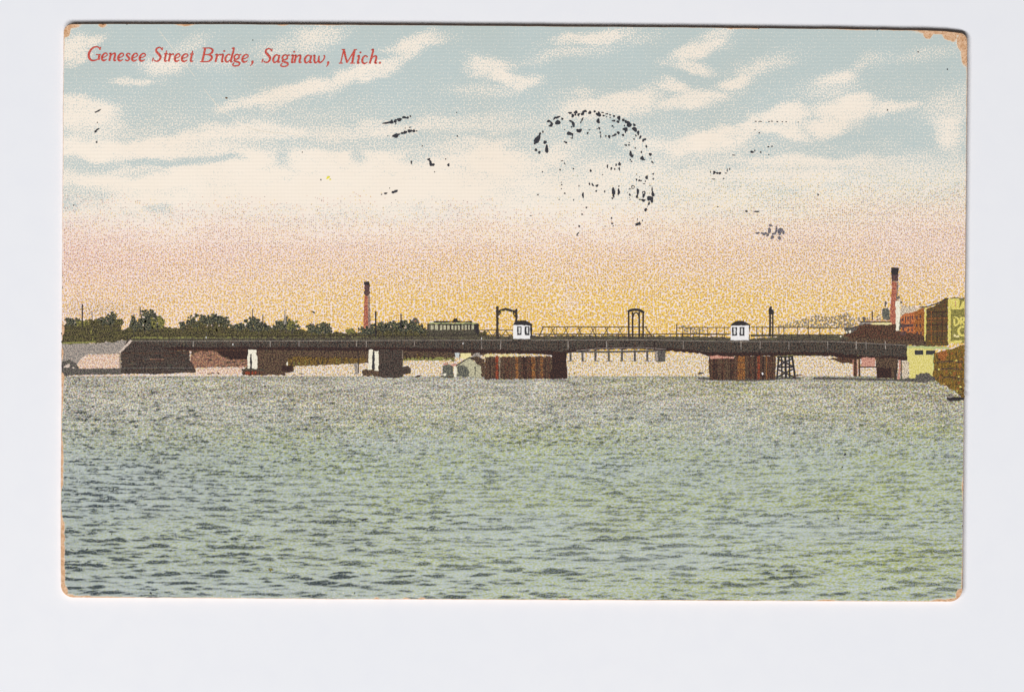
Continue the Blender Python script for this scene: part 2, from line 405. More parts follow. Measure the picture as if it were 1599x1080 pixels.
def ink(name, base, specks=(), mottle=None, alpha=None, streak=None):
    """printed solid: base ink, with dots of the other plates showing through"""
    nt = NT(name)
    col = L(base)
    o = random.random() * 50
    if mottle:
        col = nt.mix(nt.ramp(nt.noise(mottle[1], (o, 3, 0), mottle[2] if len(mottle) > 2 else 1, mottle[3] if len(mottle) > 3 else 1, detail=3), .36, .64), col, L(mottle[0]))
    for i, (c, cover, pitch, *an) in enumerate(specks):
        sx, sy = an if an else (1, 1)
        d = nt.voro(pitch, (o + 7 * i, 11 * i, 0), sx, sy)
        r = math.sqrt(cover * .34)
        mm = nt.math('MULTIPLY_ADD', nt.math('SUBTRACT', r, d), 4.0, .5, clamp=True)
        col = nt.mix(mm, col, L(c))
    if streak:
        n = nt.noise(streak[2], (o, 19, 0), .12, 1.0, detail=2)
        col = nt.mix(nt.math('MULTIPLY', nt.ramp(n, .5, .72), streak[1]), col, L(streak[0]))
    nt.done(col, weave(nt), .12)
    if alpha is not None:                   # open stipple: ink only where the dots are
        d = nt.voro(3.3, (o, 33, 0))
        mm = nt.math('MULTIPLY_ADD', nt.math('SUBTRACT', math.sqrt(alpha * .34), d), 4.0, .5, clamp=True)
        nt.put(nt.b.inputs['Alpha'], mm)
    return nt.m

def obj(name, verts, faces, mat, parent=None, label=None, kind=None):
    me = bpy.data.meshes.new(name)
    me.from_pydata(verts, [], faces)
    me.validate(); me.update()
    if mat: me.materials.append(mat)
    o = bpy.data.objects.new(name, me)
    COL.objects.link(o)
    o.parent = parent
    if label: o['label'] = label
    if kind: o['kind'] = kind
    return o

def empty(name, parent=None, label=None):
    o = bpy.data.objects.new(name, None); o.empty_display_size = 0.005
    COL.objects.link(o); o.parent = parent
    if label: o['label'] = label
    return o

def rough_edge(pts, amp=.35, step=2.2):
    amp = amp * 2.1
    out = []
    n = len(pts)
    for i in range(n):
        (x0, y0), (x1, y1) = pts[i], pts[(i + 1) % n]
        d = math.hypot(x1 - x0, y1 - y0); k = max(1, int(d / step))
        nx, ny = ((y1 - y0) / d, -(x1 - x0) / d) if d > 0 else (0, 0)
        for j in range(k):
            t = j / k; a = random.uniform(-amp, amp)
            out.append((x0 + (x1 - x0) * t + nx * a, y0 + (y1 - y0) * t + ny * a))
    return out

class Ink:
    """collects flat shapes (in print units) that are one printed part"""
    def __init__(self, layer=1): self.v = []; self.f = []; self.z = zl(layer)
    def poly(self, pts, amp=.35, step=3.0):
        p = rough_edge(pts, amp, step) if amp else pts
        b = len(self.v); z = next_z(self.z)
        for x, y in p:
            X, Y = W(x, y); self.v.append((X, Y, z))
        # counter-clockwise seen from above
        a = sum(p[i][0] * p[(i + 1) % len(p)][1] - p[(i + 1) % len(p)][0] * p[i][1] for i in range(len(p)))
        idx = list(range(b, b + len(p)))
        self.f.append(idx[::-1] if a > 0 else idx)
        return self
    def rect(self, x0, y0, x1, y1, amp=.3): return self.poly([(x0, y0), (x1, y0), (x1, y1), (x0, y1)], amp)
    def line(self, pts, w, amp=.2):
        """stroke: pts (x, y) or (x, y, width)"""
        P = [(p[0], p[1], p[2] if len(p) > 2 else w) for p in pts]
        b = len(self.v); n = len(P); z = next_z(self.z)
        for i in range(n):
            x, y, ww = P[i]
            x0, y0, _ = P[max(i - 1, 0)]; x1, y1, _ = P[min(i + 1, n - 1)]
            dx, dy = x1 - x0, y1 - y0; d = math.hypot(dx, dy) or 1
            nx, ny = dy / d * ww / 2, -dx / d * ww / 2
            j = random.uniform(-amp, amp) * .5
            for sg in (1, -1):
                X, Y = W(x + nx * sg + nx * j, y + ny * sg + ny * j)
                self.v.append((X, Y, z))
        for i in range(n - 1):
            a = b + 2 * i
            self.f.append([a, a + 1, a + 3, a + 2])
        return self
    def blob(self, cx, cy, rx, ry, ang=0.0, n=11, amp=.22):
        a0 = math.radians(ang); p = []
        ph = random.uniform(0, 6.28); ph2 = random.uniform(0, 6.28)
        for i in range(n):
            t = 2 * math.pi * i / n
            r = 1 + amp * math.sin(2 * t + ph) * .6 + amp * math.sin(3 * t + ph2) * .7 + random.uniform(-amp, amp) * .5
            u, v = rx * r * math.cos(t), ry * r * math.sin(t)
            p.append((cx + u * math.cos(a0) + v * math.sin(a0), cy - u * math.sin(a0) + v * math.cos(a0)))
        return self.poly(p, 0)
    def build(self, name, mat, parent, label=None, kind=None):
        return obj(name, self.v, self.f, mat, parent, label, kind)

def smooth(P, k=5):
    """Catmull-Rom through (x, y, w)"""
    out = []
    n = len(P)
    for i in range(n - 1):
        p0, p1, p2, p3 = P[max(i - 1, 0)], P[i], P[i + 1], P[min(i + 2, n - 1)]
        for j in range(k):
            t = j / k
            out.append(tuple(.5 * ((2 * p1[c]) + (-p0[c] + p2[c]) * t + (2 * p0[c] - 5 * p1[c] + 4 * p2[c] - p3[c]) * t * t + (-p0[c] + 3 * p1[c] - 3 * p2[c] + p3[c]) * t ** 3) for c in range(len(p1))))
    out.append(P[-1])
    return out

# ------------------------------------------------------------------ the surface under the card
nt = NT('white_backing')
n1 = nt.noise(900, (3, 8, 0), detail=3); n2 = nt.noise(40, (8, 1, 0), detail=4)
c = nt.mix(nt.ramp(n1, .3, .7), L((235, 236, 240)), L((238, 238, 241)))
c = nt.mix(nt.math('MULTIPLY', nt.ramp(n2, .4, .75), .25), c, L((231, 232, 238)))
backing_mat = nt.done(c, nt.noise(5, (1, 1, 0), detail=4), .03)
g = 0.75
floor = obj('white_backing_sheet', [(-g, -g, 0), (g, -g, 0), (g, g, 0), (-g, g, 0)], [[0, 1, 2, 3]], backing_mat,
            None, 'plain white backing sheet lying under the old postcard', 'structure')
floor['category'] = 'backing sheet'

# ------------------------------------------------------------------ the postcard
card = empty('postcard', None, 'old worn postcard printed with a bridge over a river at sunset')
card['category'] = 'postcard'
card.location = (0, 0, 0)

# --- board
def outline():
    P = []
    r = RAD['tl']; x0 = float(xl(np.array([50.0]))[0]); 
    f1 = lambda fn, v: float(fn(np.array([float(v)]))[0])
    def arc(cx, cy, r, a0, a1, n=9):
        return [(cx + r * math.cos(math.radians(a0 + (a1 - a0) * i / n)), cy + r * math.sin(math.radians(a0 + (a1 - a0) * i / n))) for i in range(n + 1)]
    tl = (f1(xl, 52) + RAD['tl'], f1(yt, 112) + RAD['tl'])
    tr = (f1(xr, 68) - RAD['tr'], f1(yt, 1497) + RAD['tr'])
    br = (f1(xr, 915) - RAD['br'], f1(yb, 1480) - RAD['br'])
    bl = (f1(xl, 908) + RAD['bl'], f1(yb, 118) - RAD['bl'])
    P += arc(*tl, RAD['tl'], 180, 270)
    P += [(x, f1(yt, x)) for x in np.arange(tl[0] + 4, tr[0] - 2, 4.0)]
    P += arc(*tr, RAD['tr'], 270, 360)
    P += [(f1(xr, y), y) for y in np.arange(tr[1] + 4, br[1] - 2, 4.0)]
    P += arc(*br, RAD['br'], 0, 90)
    P += [(x, f1(yb, x)) for x in np.arange(br[0] - 4, bl[0] + 2, -4.0)]
    P += arc(*bl, RAD['bl'], 90, 180)
    P += [(f1(xl, y), y) for y in np.arange(bl[1] - 4, tl[1] + 2, -4.0)]
    return P
OUT = outline()
nt = NT('brown_pulp_board')
board_mat = nt.done(board_color(nt), nt.noise(4, (2, 2, 0), detail=4), .3)
verts, faces = [], []
n = len(OUT)
def ring(inset, z):
    for i in range(n):
        x0, y0 = OUT[i - 1]; x1, y1 = OUT[(i + 1) % n]
        dx, dy = x1 - x0, y1 - y0; d = math.hypot(dx, dy) or 1
        nx, ny = -dy / d, dx / d             # inwards (outline runs clockwise on the page)
        X, Y = W(OUT[i][0] + nx * inset, OUT[i][1] + ny * inset)
        verts.append((X, Y, z))
for ins, z in ((.8, 0.00006), (.1, 0.00014), (0, 0.00050), (.35, ZTOP - 0.00003), (1.1, ZTOP)): ring(ins, z)
for k in range(4):
    for i in range(n):
        j = (i + 1) % n
        faces.append([k * n + j, k * n + i, (k + 1) * n + i, (k + 1) * n + j])
faces.append([4 * n + i for i in range(n)][::-1])
faces.append([i for i in range(n)])
obj('card_board', verts, faces, board_mat, card, 'brown pulp board showing along the worn rim and corners')

# --- printed sky and river (two sheets of ink, butted at the waterline)
YW = 587.0
def sheet(name, x0, x1, y0, y1, dx, dy, fn, mat, label):
    nx = int((x1 - x0) / dx) + 1; ny = int((y1 - y0) / dy) + 1
    xs = np.linspace(x0, x1, nx); ys = np.linspace(y0, y1, ny)
    X, Y = np.meshgrid(xs, ys)
    tone = fn(X, Y, nx, ny)
    wear = wear_field(X, Y)
    e = edge_dist(X, Y); inside = e > .45
    for _ in range(3):                       # rim vertices slide onto the outline
        gx = edge_dist(X + .5, Y) - edge_dist(X - .5, Y); gy = edge_dist(X, Y + .5) - edge_dist(X, Y - .5)
        gl = np.maximum(np.hypot(gx, gy), .3)
        k = np.where((e < .5) & (e > -4), np.clip(.5 - e, 0, 4), 0)
        X = X + gx / gl * k; Y = Y + gy / gl * k
        e = edge_dist(X, Y)
    Y = np.clip(Y, y0, y1)
    co = np.stack([(X - CX) * S, (CY - Y) * S, np.full_like(X, zl(0))], -1).reshape(-1, 3)
    idx = np.arange(nx * ny).reshape(ny, nx)
    q = np.stack([idx[1:, :-1], idx[1:, 1:], idx[:-1, 1:], idx[:-1, :-1]], -1).reshape(-1, 4)
    ok = (inside[1:, :-1] | inside[1:, 1:] | inside[:-1, 1:] | inside[:-1, :-1]).reshape(-1)
    q = q[ok]
    used = np.zeros(nx * ny, bool); used[q.reshape(-1)] = True
    remap = np.cumsum(used) - 1
    co = co[used]; q = remap[q]
    me = bpy.data.meshes.new(name)
    me.vertices.add(len(co)); me.vertices.foreach_set('co', co.reshape(-1).astype(np.float32))
    me.loops.add(len(q) * 4); me.loops.foreach_set('vertex_index', q.reshape(-1).astype(np.int32))
    me.polygons.add(len(q)); me.polygons.foreach_set('loop_start', np.arange(0, len(q) * 4, 4, dtype=np.int32))
    me.update(calc_edges=True); me.validate()
    a = me.attributes.new('tone', 'FLOAT_COLOR', 'POINT')
    a.data.foreach_set('color', np.stack(tone, -1).reshape(-1, 4)[used].reshape(-1).astype(np.float32))
    b = me.attributes.new('wear', 'FLOAT', 'POINT')
    b.data.foreach_set('value', np.clip(wear, -20, 20).reshape(-1)[used].astype(np.float32))
    me.materials.append(mat)
    o = bpy.data.objects.new(name, me); COL.objects.link(o); o.parent = card
    o['label'] = label
    return o
sheet('printed_sky', 93, 1513, 36, YW, 2.2, 2.2, lambda X, Y, nx, ny: sky_tones(X, Y), make_press('sky_print', False),
      'stippled print of a cloudy pale blue sky fading to pink and yellow')
sheet('printed_river', 93, 1513, YW, 941, 2.0, 1.25, lambda X, Y, nx, ny: water_tones(X, Y, water_image(93, 1513, nx, YW, 941, ny)), make_press('river_print', True),
      'grey green print of a choppy river surface')

# ------------------------------------------------------------------ inks of the printed picture
M = {}
M['olive'] = ink('olive_ink', (76, 68, 50), [((122, 116, 66), .16, 2.6), ((40, 36, 38), .34, 2.5), ((170, 150, 110), .05, 2.9)], ((62, 60, 44), 14), streak=((116, 110, 62), .5, 2.4))
M['leaf'] = ink('leaf_ink', (64, 66, 56), [((112, 120, 92), .16, 2.5), ((36, 36, 42), .38, 2.4), ((190, 176, 136), .05, 3.0)])
M['leaf_yellow'] = ink('yellow_leaf_ink', (118, 114, 66), [((180, 170, 92), .22, 2.7), ((64, 62, 46), .28, 2.6)])
M['grass'] = ink('grass_ink', (138, 138, 74), [((96, 92, 60), .25, 2.6), ((176, 168, 110), .15, 2.9)])
M['grey_bank'] = ink('grey_bank_ink', (160, 149, 140), [((108, 98, 98), .26, 2.7), ((208, 190, 172), .18, 2.8), ((128, 130, 124), .15, 2.9)])
M['pink_field'] = ink('pink_field_ink', (240, 218, 202), [((232, 194, 124), .20, 3.2), ((200, 138, 118), .17, 3.0), ((122, 102, 110), .10, 3.1)])
M['dark_bank'] = ink('dark_bank_ink', (92, 84, 82), [((56, 50, 58), .3, 2.6), ((140, 128, 118), .16, 2.8), ((96, 110, 80), .1, 3.0)])
M['deck'] = ink('deck_ink', (72, 64, 56), [((38, 35, 36), .34, 2.5), ((128, 116, 98), .14, 2.6), ((98, 102, 70), .08, 2.9)], ((66, 62, 58), 30), streak=((104, 96, 82), .4, 2.2))
M['rail'] = ink('rail_ink', (78, 70, 64), [((50, 44, 46), .3, 2.4), ((120, 112, 84), .18, 2.6)], streak=((120, 116, 84), .6, 2.0))
M['girder'] = ink('girder_ink', (58, 53, 49), [((34, 32, 35), .36, 2.5), ((108, 104, 94), .16, 2.6), ((122, 92, 76), .10, 2.9)], streak=((98, 88, 76), .45, 2.4))
M['brown'] = ink('dark_brown_ink', (78, 62, 54), [((44, 36, 38), .34, 2.5), ((132, 102, 82), .15, 2.6), ((146, 130, 88), .06, 2.9)], ((70, 54, 50), 12), streak=((118, 90, 70), .4, 2.4))
M['brown_red'] = ink('red_brown_ink', (80, 54, 46), [((46, 34, 36), .32, 2.5), ((140, 92, 70), .15, 2.6), ((116, 108, 76), .06, 2.9)], ((74, 56, 50), 8, 1.6, .5))
M['olive_brown'] = ink('olive_brown_ink', (96, 76, 48), [((60, 46, 40), .3, 2.6), ((150, 116, 54), .18, 2.7), ((178, 150, 70), .07, 3.2)])
M['mound'] = ink('mound_ink', (138, 108, 92), [((88, 66, 70), .32, 2.8), ((206, 160, 116), .20, 2.9), ((168, 100, 82), .12, 3.0)])
M['stone'] = ink('pale_stone_ink', (244, 237, 216), [((184, 170, 140), .12, 2.7), ((250, 244, 222), .2, 2.9)])
M['stone_pink'] = ink('pink_stone_ink', (222, 204, 188), [((150, 126, 118), .14, 2.7)])
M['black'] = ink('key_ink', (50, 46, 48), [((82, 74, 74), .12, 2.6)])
M['steel'] = ink('steel_ink', (66, 56, 52), [((104, 92, 72), .16, 2.4), ((40, 36, 40), .25, 2.5)])
M['thin'] = ink('thin_line_ink', (94, 80, 64), [((60, 52, 52), .25, 2.4), ((160, 138, 92), .15, 2.7)])
M['faint'] = ink('faint_grey_ink', (140, 128, 122), [((100, 92, 92), .2, 2.6)], alpha=.42)
M['smoke'] = ink('smoke_ink', (142, 136, 118), [((110, 98, 104), .3, 2.6)], alpha=.40)
M['white'] = ink('white_wall_ink', (243, 240, 238), [((222, 216, 212), .10, 3.2)])
M['window'] = ink('window_ink', (58, 56, 60), [((96, 94, 92), .10, 2.6)])
M['pane'] = ink('pane_ink', (226, 224, 220), [((150, 150, 150), .12, 2.6)])
M['brick'] = ink('brick_red_ink', (180, 102, 80), [((132, 72, 64), .26, 2.6), ((228, 156, 118), .18, 2.7), ((104, 80, 84), .10, 2.9)])
M['brick_shade'] = ink('shaded_brick_ink', (150, 126, 112), [((96, 84, 92), .28, 2.6), ((206, 170, 140), .16, 2.8)])
M['brick_dark'] = ink('sooty_brick_ink', (92, 72, 72), [((58, 48, 58), .3, 2.6), ((132, 92, 74), .18, 2.7)])
M['orange'] = ink('orange_brick_ink', (196, 110, 64), [((148, 80, 52), .26, 2.6), ((236, 162, 104), .16, 2.8), ((104, 72, 60), .08, 3.0)])
M['orange_brown'] = ink('orange_brown_ink', (162, 96, 52), [((110, 66, 44), .25, 2.6), ((206, 140, 78), .18, 2.7)], ((140, 84, 48), 7, 1.8, .4))
M['ware'] = ink('warehouse_ink', (92, 72, 54), [((58, 46, 48), .3, 2.6), ((140, 96, 52), .16, 2.7), ((88, 92, 52), .15, 3.0)])
M['yellow'] = ink('yellow_ink', (226, 211, 108), [((190, 174, 88), .2, 2.6), ((246, 232, 158), .16, 2.9)])
M['yellow_wall'] = ink('yellow_wall_ink', (224, 211, 122), [((190, 176, 98), .2, 2.6), ((244, 230, 168), .16, 2.9)])
M['pale_green'] = ink('pale_green_ink', (194, 200, 138), [((160, 168, 112), .2, 2.6)])
M['sign_green'] = ink('sign_green_ink', (138, 130, 72), [((96, 92, 56), .3, 2.6), ((182, 170, 92), .18, 2.8)])
M['timber'] = ink('timber_ink', (128, 98, 48), [((84, 62, 40), .3, 2.6), ((196, 140, 62), .16, 2.7), ((120, 112, 50), .15, 3.1)], ((104, 84, 44), 10))
M['pile_orange'] = ink('pile_orange_ink', (146, 92, 52), [((96, 60, 42), .30, 2.4), ((196, 146, 84), .15, 2.6)])
M['pile_red'] = ink('pile_red_ink', (142, 62, 42), [((92, 44, 38), .28, 2.4), ((190, 110, 76), .14, 2.6)])
M['pile_grey'] = ink('pile_grey_ink', (158, 142, 120), [((104, 90, 84), .28, 2.4)])
M['pink_wood'] = ink('pink_wood_ink', (206, 148, 128), [((150, 84, 76), .25, 2.5), ((240, 200, 176), .15, 2.6)])
M['speckle'] = ink('speckled_stone_ink', (214, 196, 168), [((120, 98, 92), .26, 2.4), ((246, 234, 214), .2, 2.6)])
M['shed'] = ink('shed_ink', (190, 184, 152), [((134, 128, 112), .22, 2.6), ((222, 216, 180), .15, 2.8)])
M['shed_dark'] = ink('dark_shed_ink', (98, 98, 90), [((64, 64, 66), .3, 2.6), ((150, 146, 120), .15, 2.7)])
M['cream'] = ink('cream_ink', (240, 226, 168), [((206, 190, 130), .15, 2.7)])
M['pale_blue'] = ink('pale_blue_ink', (206, 210, 206), [((160, 166, 166), .15, 2.7)])
M['caption'] = ink('caption_red_ink', (201, 78, 68), [((168, 58, 54), .14, 2.4), ((226, 130, 112), .14, 2.6)])
M['stamp'] = ink('postmark_ink', (54, 54, 60), [((86, 86, 92), .12, 2.6)])
M['stamp_grey'] = ink('faded_postmark_ink', (104, 100, 110), [((66, 62, 72), .2, 2.6), ((150, 144, 146), .2, 2.9)])
M['crease'] = ink('crease_ink', (240, 230, 212), [((214, 208, 196), .2, 3.2)])
M['spot_brown'] = ink('brown_spot_ink', (110, 84, 62))
M['spot_yellow'] = ink('yellow_spot_ink', (238, 226, 74))
M['deep'] = ink('deep_shade_ink', (58, 44, 42), [((36, 30, 34), .3, 2.5), ((96, 66, 54), .14, 2.7)])

M['pier'] = ink('pier_ink', (66, 54, 50), [((36, 31, 34), .36, 2.5), ((116, 94, 84), .16, 2.6), ((90, 96, 86), .08, 2.9)], ((58, 50, 46), 10), streak=((104, 86, 72), .35, 2.4))
def one(name, mat, parent, layer, pts, amp=.35, label=None):
    return Ink(layer).poly(pts, amp).build(name, M[mat], parent, label)
def bar(name, mat, parent, layer, pts, w, label=None):
    return Ink(layer).line(pts, w).build(name, M[mat], parent, label)

# ------------------------------------------------------------------ printed left bank
bank = empty('printed_left_bank', card, 'print of the wooded bank at the far end of the bridge')
one('grey_slope', 'grey_bank', bank, 1, [(96.5, 536), (150, 535), (206, 530), (188, 550), (186, 553), (137, 553), (126, 560), (120, 576), (96.5, 578)])
one('pink_field', 'pink_field', bank, 2, [(120.5, 571), (124, 563), (134, 555), (150, 553.5), (187, 552), (187, 574.5), (124, 575.5)])
one('dark_shore', 'dark_bank', bank, 3, [(96.5, 565), (108, 561), (119, 567), (124, 575), (160, 575), (190, 574.5), (190, 584), (130, 585), (96.5, 586.5)])
b = Ink(4); b.blob(106, 571, 3.6, 3, 20); b.blob(115, 574, 1.6, 1.2); b.blob(101, 572.5, 1.6, 1.2); b.build('white_patch', M['stone_pink'], bank)
one('tree_belt', 'olive', bank, 1, [(97, 507), (112, 505), (130, 506), (150, 503), (170, 502), (184, 503), (190, 513), (196, 515), (203, 510), (214, 508), (240, 506), (256, 510), (290, 511.5), (330, 510), (372, 511), (420, 510), (440, 511), (465, 513), (480, 517), (540, 519), (560, 518), (580, 513), (600, 511), (630, 511), (655, 512), (672, 515), (760, 517), (760, 531), (206, 531), (150, 535.5), (97, 536.5)], .9)
Ink(3).line([(97, 535.5), (120, 535), (150, 533.5)], 2.6).build('grass_edge', M['grass'], bank)
Ink(3).poly([(206, 526), (420, 526.5), (640, 526), (640, 528.6), (420, 529), (206, 528.6)], .5).build('grass_verge', M['grass'], bank)
Ink(2).blob(142.4, 518, 1.5, 3.4).blob(157.6, 517.6, .9, 1).line([(144.6, 525), (145, 534)], 1.4).build('pale_tree_gap', M['leaf_yellow'], bank)

def tree(cx, cy, rx, ry, seed, mat='leaf', dens=1.0, trunk=True):
    """crown made of many small leaf clumps with an uneven outline"""
    random.seed(seed)
    t = empty('printed_tree', card)
    a = Ink(2); c = Ink(3)
    k = int(max(14, rx * ry * .22 * dens))
    for i in range(k):
        q = math.sqrt(random.random()); th = random.uniform(0, 6.283)
        x = cx + rx * q * math.cos(th) * random.uniform(.9, 1.08); y = cy + ry * q * math.sin(th)
        if y > cy: x = cx + (x - cx) * 1.05
        s = random.uniform(1.2, 3.0) * (1.3 - .55 * q)
        a.blob(x, y, s * 1.2, s, random.uniform(0, 180), 7, .3)
    a.build('crown', M[mat], t)
    for i in range(max(3, k // 16)):
        q = math.sqrt(random.random()) * .9; th = random.uniform(0, 6.283)
        c.blob(cx + rx * q * math.cos(th), cy + ry * q * math.sin(th), random.uniform(.6, 1.3), random.uniform(.6, 1.1), 0, 6, .3)
    c.build('leaf_highlight', M['leaf_yellow'], t, kind='stuff')
    if trunk: Ink(2).line([(cx, cy + ry * .2), (cx + .6, cy + ry + 6)], 1.8).build('trunk', M['deck'], t)
    return t
TREES = [(112, 501, 13, 6, 'leaf'), (128, 503, 10, 5, 'leaf_yellow'), (146, 503, 14, 5, 'olive'), (160, 501, 9, 6, 'leaf'), (173, 498, 8, 9, 'leaf'), (178, 490, 4, 6, 'leaf'), (185, 503, 8, 8, 'olive'),
         (208.5, 506, 5, 11, 'leaf'), (208, 498, 2.4, 8, 'leaf'), (231, 495, 14, 13, 'leaf'), (226, 505, 15, 9, 'leaf'), (246, 502, 11, 10, 'leaf_yellow'), (241, 507, 14, 6, 'leaf'),
         (285, 506, 4.5, 6, 'leaf'), (308, 500, 16, 10, 'leaf'), (332, 499, 18, 9, 'leaf'), (350, 502, 10, 9, 'leaf'), (322, 509, 34, 9, 'olive'), (371, 509, 13, 5, 'leaf'), (394, 503, 13, 9, 'leaf'), (404, 508, 18, 7, 'leaf'), (422, 511, 10, 4, 'leaf'),
         (438, 506, 9, 7, 'leaf'), (447, 503, 7, 9, 'leaf'), (457, 506, 9, 8, 'leaf_yellow'), (455, 510, 12, 5, 'leaf'), (486, 511, 7, 7, 'leaf'), (507, 510, 13, 8, 'leaf'), (500, 515, 20, 4, 'leaf'),
         (572, 515, 13, 6, 'leaf'), (580, 511, 9, 6, 'leaf'), (597, 509, 9, 9, 'leaf'), (613, 509, 10, 8, 'leaf'), (629, 508, 11, 9, 'leaf'), (645, 507, 9, 9, 'leaf'), (656, 512, 8, 7, 'leaf'), (548, 516, 7, 4, 'leaf_yellow')]
for i, (x, y, rx, ry, m) in enumerate(TREES): tree(x, y + 1, rx, ry, 100 + i, m, 2.3)
random.seed(77)
for x, y0, y1, w in ((128.6, 475, 510, 2.0), (144, 487, 505, 1.0), (209.5, 490, 500, 1.2), (394.6, 482, 497, 1.1), (410.6, 491, 506, 1.5), (586.7, 486, 531, 2.3), (626.3, 490, 512, 1.8), (219, 479, 492, 1.6)):
    bar('printed_utility_pole', 'black' if w > 1.2 else 'steel', card, 4, [(x, y0), (x, y1)], w)
t = empty('printed_steeple', card, 'thin pale grey church spire above the trees')
Ink(4).poly([(444.6, 483), (445.6, 483), (446.6, 496), (447.6, 506), (442.6, 506), (443.6, 496)], .3).build('spire', M['grey_bank'], t)
Ink(2).blob(489.6, 487.4, 2.8, 1.4, -25).blob(487.6, 486.4, 1.6, .7, 0).build('printed_bird', M['black'], card)
h = empty('printed_rooftop', card)
Ink(2).poly([(642, 503), (643, 499), (646, 496), (651, 496), (653, 499), (653.5, 505), (642, 506)], .5).build('gable', M['dark_bank'], h)
Ink(3).rect(646, 499, 650, 502).build('window', M['mound'], h)

# ------------------------------------------------------------------ printed chimneys
c1 = empty('printed_chimney', card, 'slim red brick chimney rising over the trees')
one('shaft', 'brick', c1, 2, [(569.4, 445), (574.4, 445), (575.6, 512), (567.4, 514)])
one('shaded_side', 'brick_shade', c1, 3, [(574, 446), (577, 446), (578.4, 512), (575, 512)])
one('sooty_band', 'brick_dark', c1, 3, [(569.2, 444), (577.2, 444), (577.3, 460), (573, 463), (569, 459)], .6)
one('cap', 'black', c1, 4, [(568.2, 440), (577.4, 440), (577.2, 445), (568.4, 445)])
c2 = empty('printed_chimney', card, 'tall red brick factory chimney with sooty top')
one('shaft', 'brick', c2, 3, [(1392.6, 440), (1401.6, 440), (1399, 506), (1388.8, 506)])
one('sooty_band', 'brick_dark', c2, 4, [(1391.8, 426), (1402, 426), (1402, 440), (1392, 440)], .6)
one('cap', 'black', c2, 5, [(1391.2, 418.6), (1402.8, 418.6), (1402.2, 428), (1391.8, 428)], .5)
one('shaded_side', 'brick_shade', c2, 4, [(1400, 441), (1402.4, 441), (1401.2, 468), (1399, 468)])

# ------------------------------------------------------------------ printed streetcar
sc_ = empty('printed_streetcar', card, 'long open streetcar crossing the bridge')
one('body', 'deck', sc_, 3, [(666, 514), (748, 514.5), (748, 526), (720, 528), (666, 526)])
one('window_band', 'shed', sc_, 3, [(668, 507), (747, 507), (747, 514.6), (668, 514.4)])
one('roof', 'black', sc_, 5, [(667, 505.4), (747.6, 505.6), (747.6, 507.8), (667, 507.2)])
one('light_roof_band', 'pale_green', sc_, 4, [(672, 503.6), (744, 504), (746, 506), (669, 505.6)])
one('clerestory', 'black', sc_, 5, [(676.6, 501.6), (683, 501.2), (706, 502), (714, 500.6), (722, 501.8), (737.6, 501.6), (737.6, 503.6), (676.6, 503.6)])
Ink(5).poly([(707, 502), (709, 497.6), (713.6, 497), (715, 501)], .4).build('trolley_base', M['black'], sc_)
for i, x in enumerate([668.5, 671.4, 678, 685.6, 691.6, 697.4, 703.4, 709, 714, 719.4, 724.6, 730, 735, 741]):
    bar('window_post', 'steel', sc_, 5, [(x, 506), (x, 515)], 2.0 if i % 3 else 2.8)
one('end_post', 'black', sc_, 5, [(741.6, 507), (747.6, 507), (747.6, 525), (744, 520), (742, 516)])

# ------------------------------------------------------------------ printed far truss bridge
tr = empty('printed_truss_bridge', card, 'thin far truss bridge seen above the deck')
bar('top_chord', 'thin', tr, 2, [(846, 510.4), (900, 510.2), (960, 510.6), (1011, 510.6)], 1.5)
bar('bottom_chord', 'thin', tr, 2, [(840, 522.4), (930, 522), (1018, 523)], 1.2)
bar('end_post', 'thin', tr, 2, [(842, 525), (848.6, 510)], 1.8)
bar('end_post', 'thin', tr, 2, [(1007, 510), (1018.5, 525.5)], 1.6)
for i, x in enumerate([857, 867, 877.6, 888, 899, 909, 919.6, 930, 941, 951, 962, 972]):
    bar('diagonal', 'thin', tr, 2, [(x, 525), (x + (9.5 if i % 2 == 0 else -6.5), 510.6)], 1.3)
for x in (869, 905, 930, 948): bar('upright', 'thin', tr, 3, [(x, 510), (x + .6, 525)], .9)
tr2 = empty('printed_truss_span', card, 'low truss span beside the streetcar')
bar('top_chord', 'thin', tr2, 2, [(747, 515.4), (775, 515), (802, 515.4)], 1.3)
for i, x in enumerate(range(748, 800, 7)): bar('diagonal', 'thin', tr2, 2, [(x, 526 if i % 2 else 516), (x + 7, 516 if i % 2 else 526)], 1.2)

# ------------------------------------------------------------------ printed far trestle and pier below the deck
tz = empty('printed_trestle', card, 'row of thin far trestle posts under the deck')
for x in (890.6, 909.4, 929.6, 950.4, 971, 991.2, 1010.6):
    bar('trestle_post', 'dark_bank', tz, 2, [(x, 546), (x + .2, 563.8)], 3.4)
    bar('post_foot', 'faint', tz, 2, [(x - 5, 563.6), (x + 6, 563.8)], 1.6)
bar('cap_beam', 'dark_bank', tz, 2, [(884, 548.6), (905, 549), (950, 549.4), (1022, 548)], 3.0)
one('end_pier', 'dark_bank', tz, 3, [(1022, 545), (1039.4, 546), (1039, 564.6), (1026, 565), (1023, 562)])
one('end_pier_side', 'grey_bank', tz, 4, [(1022, 548), (1027, 548), (1027, 564), (1022.5, 562)])

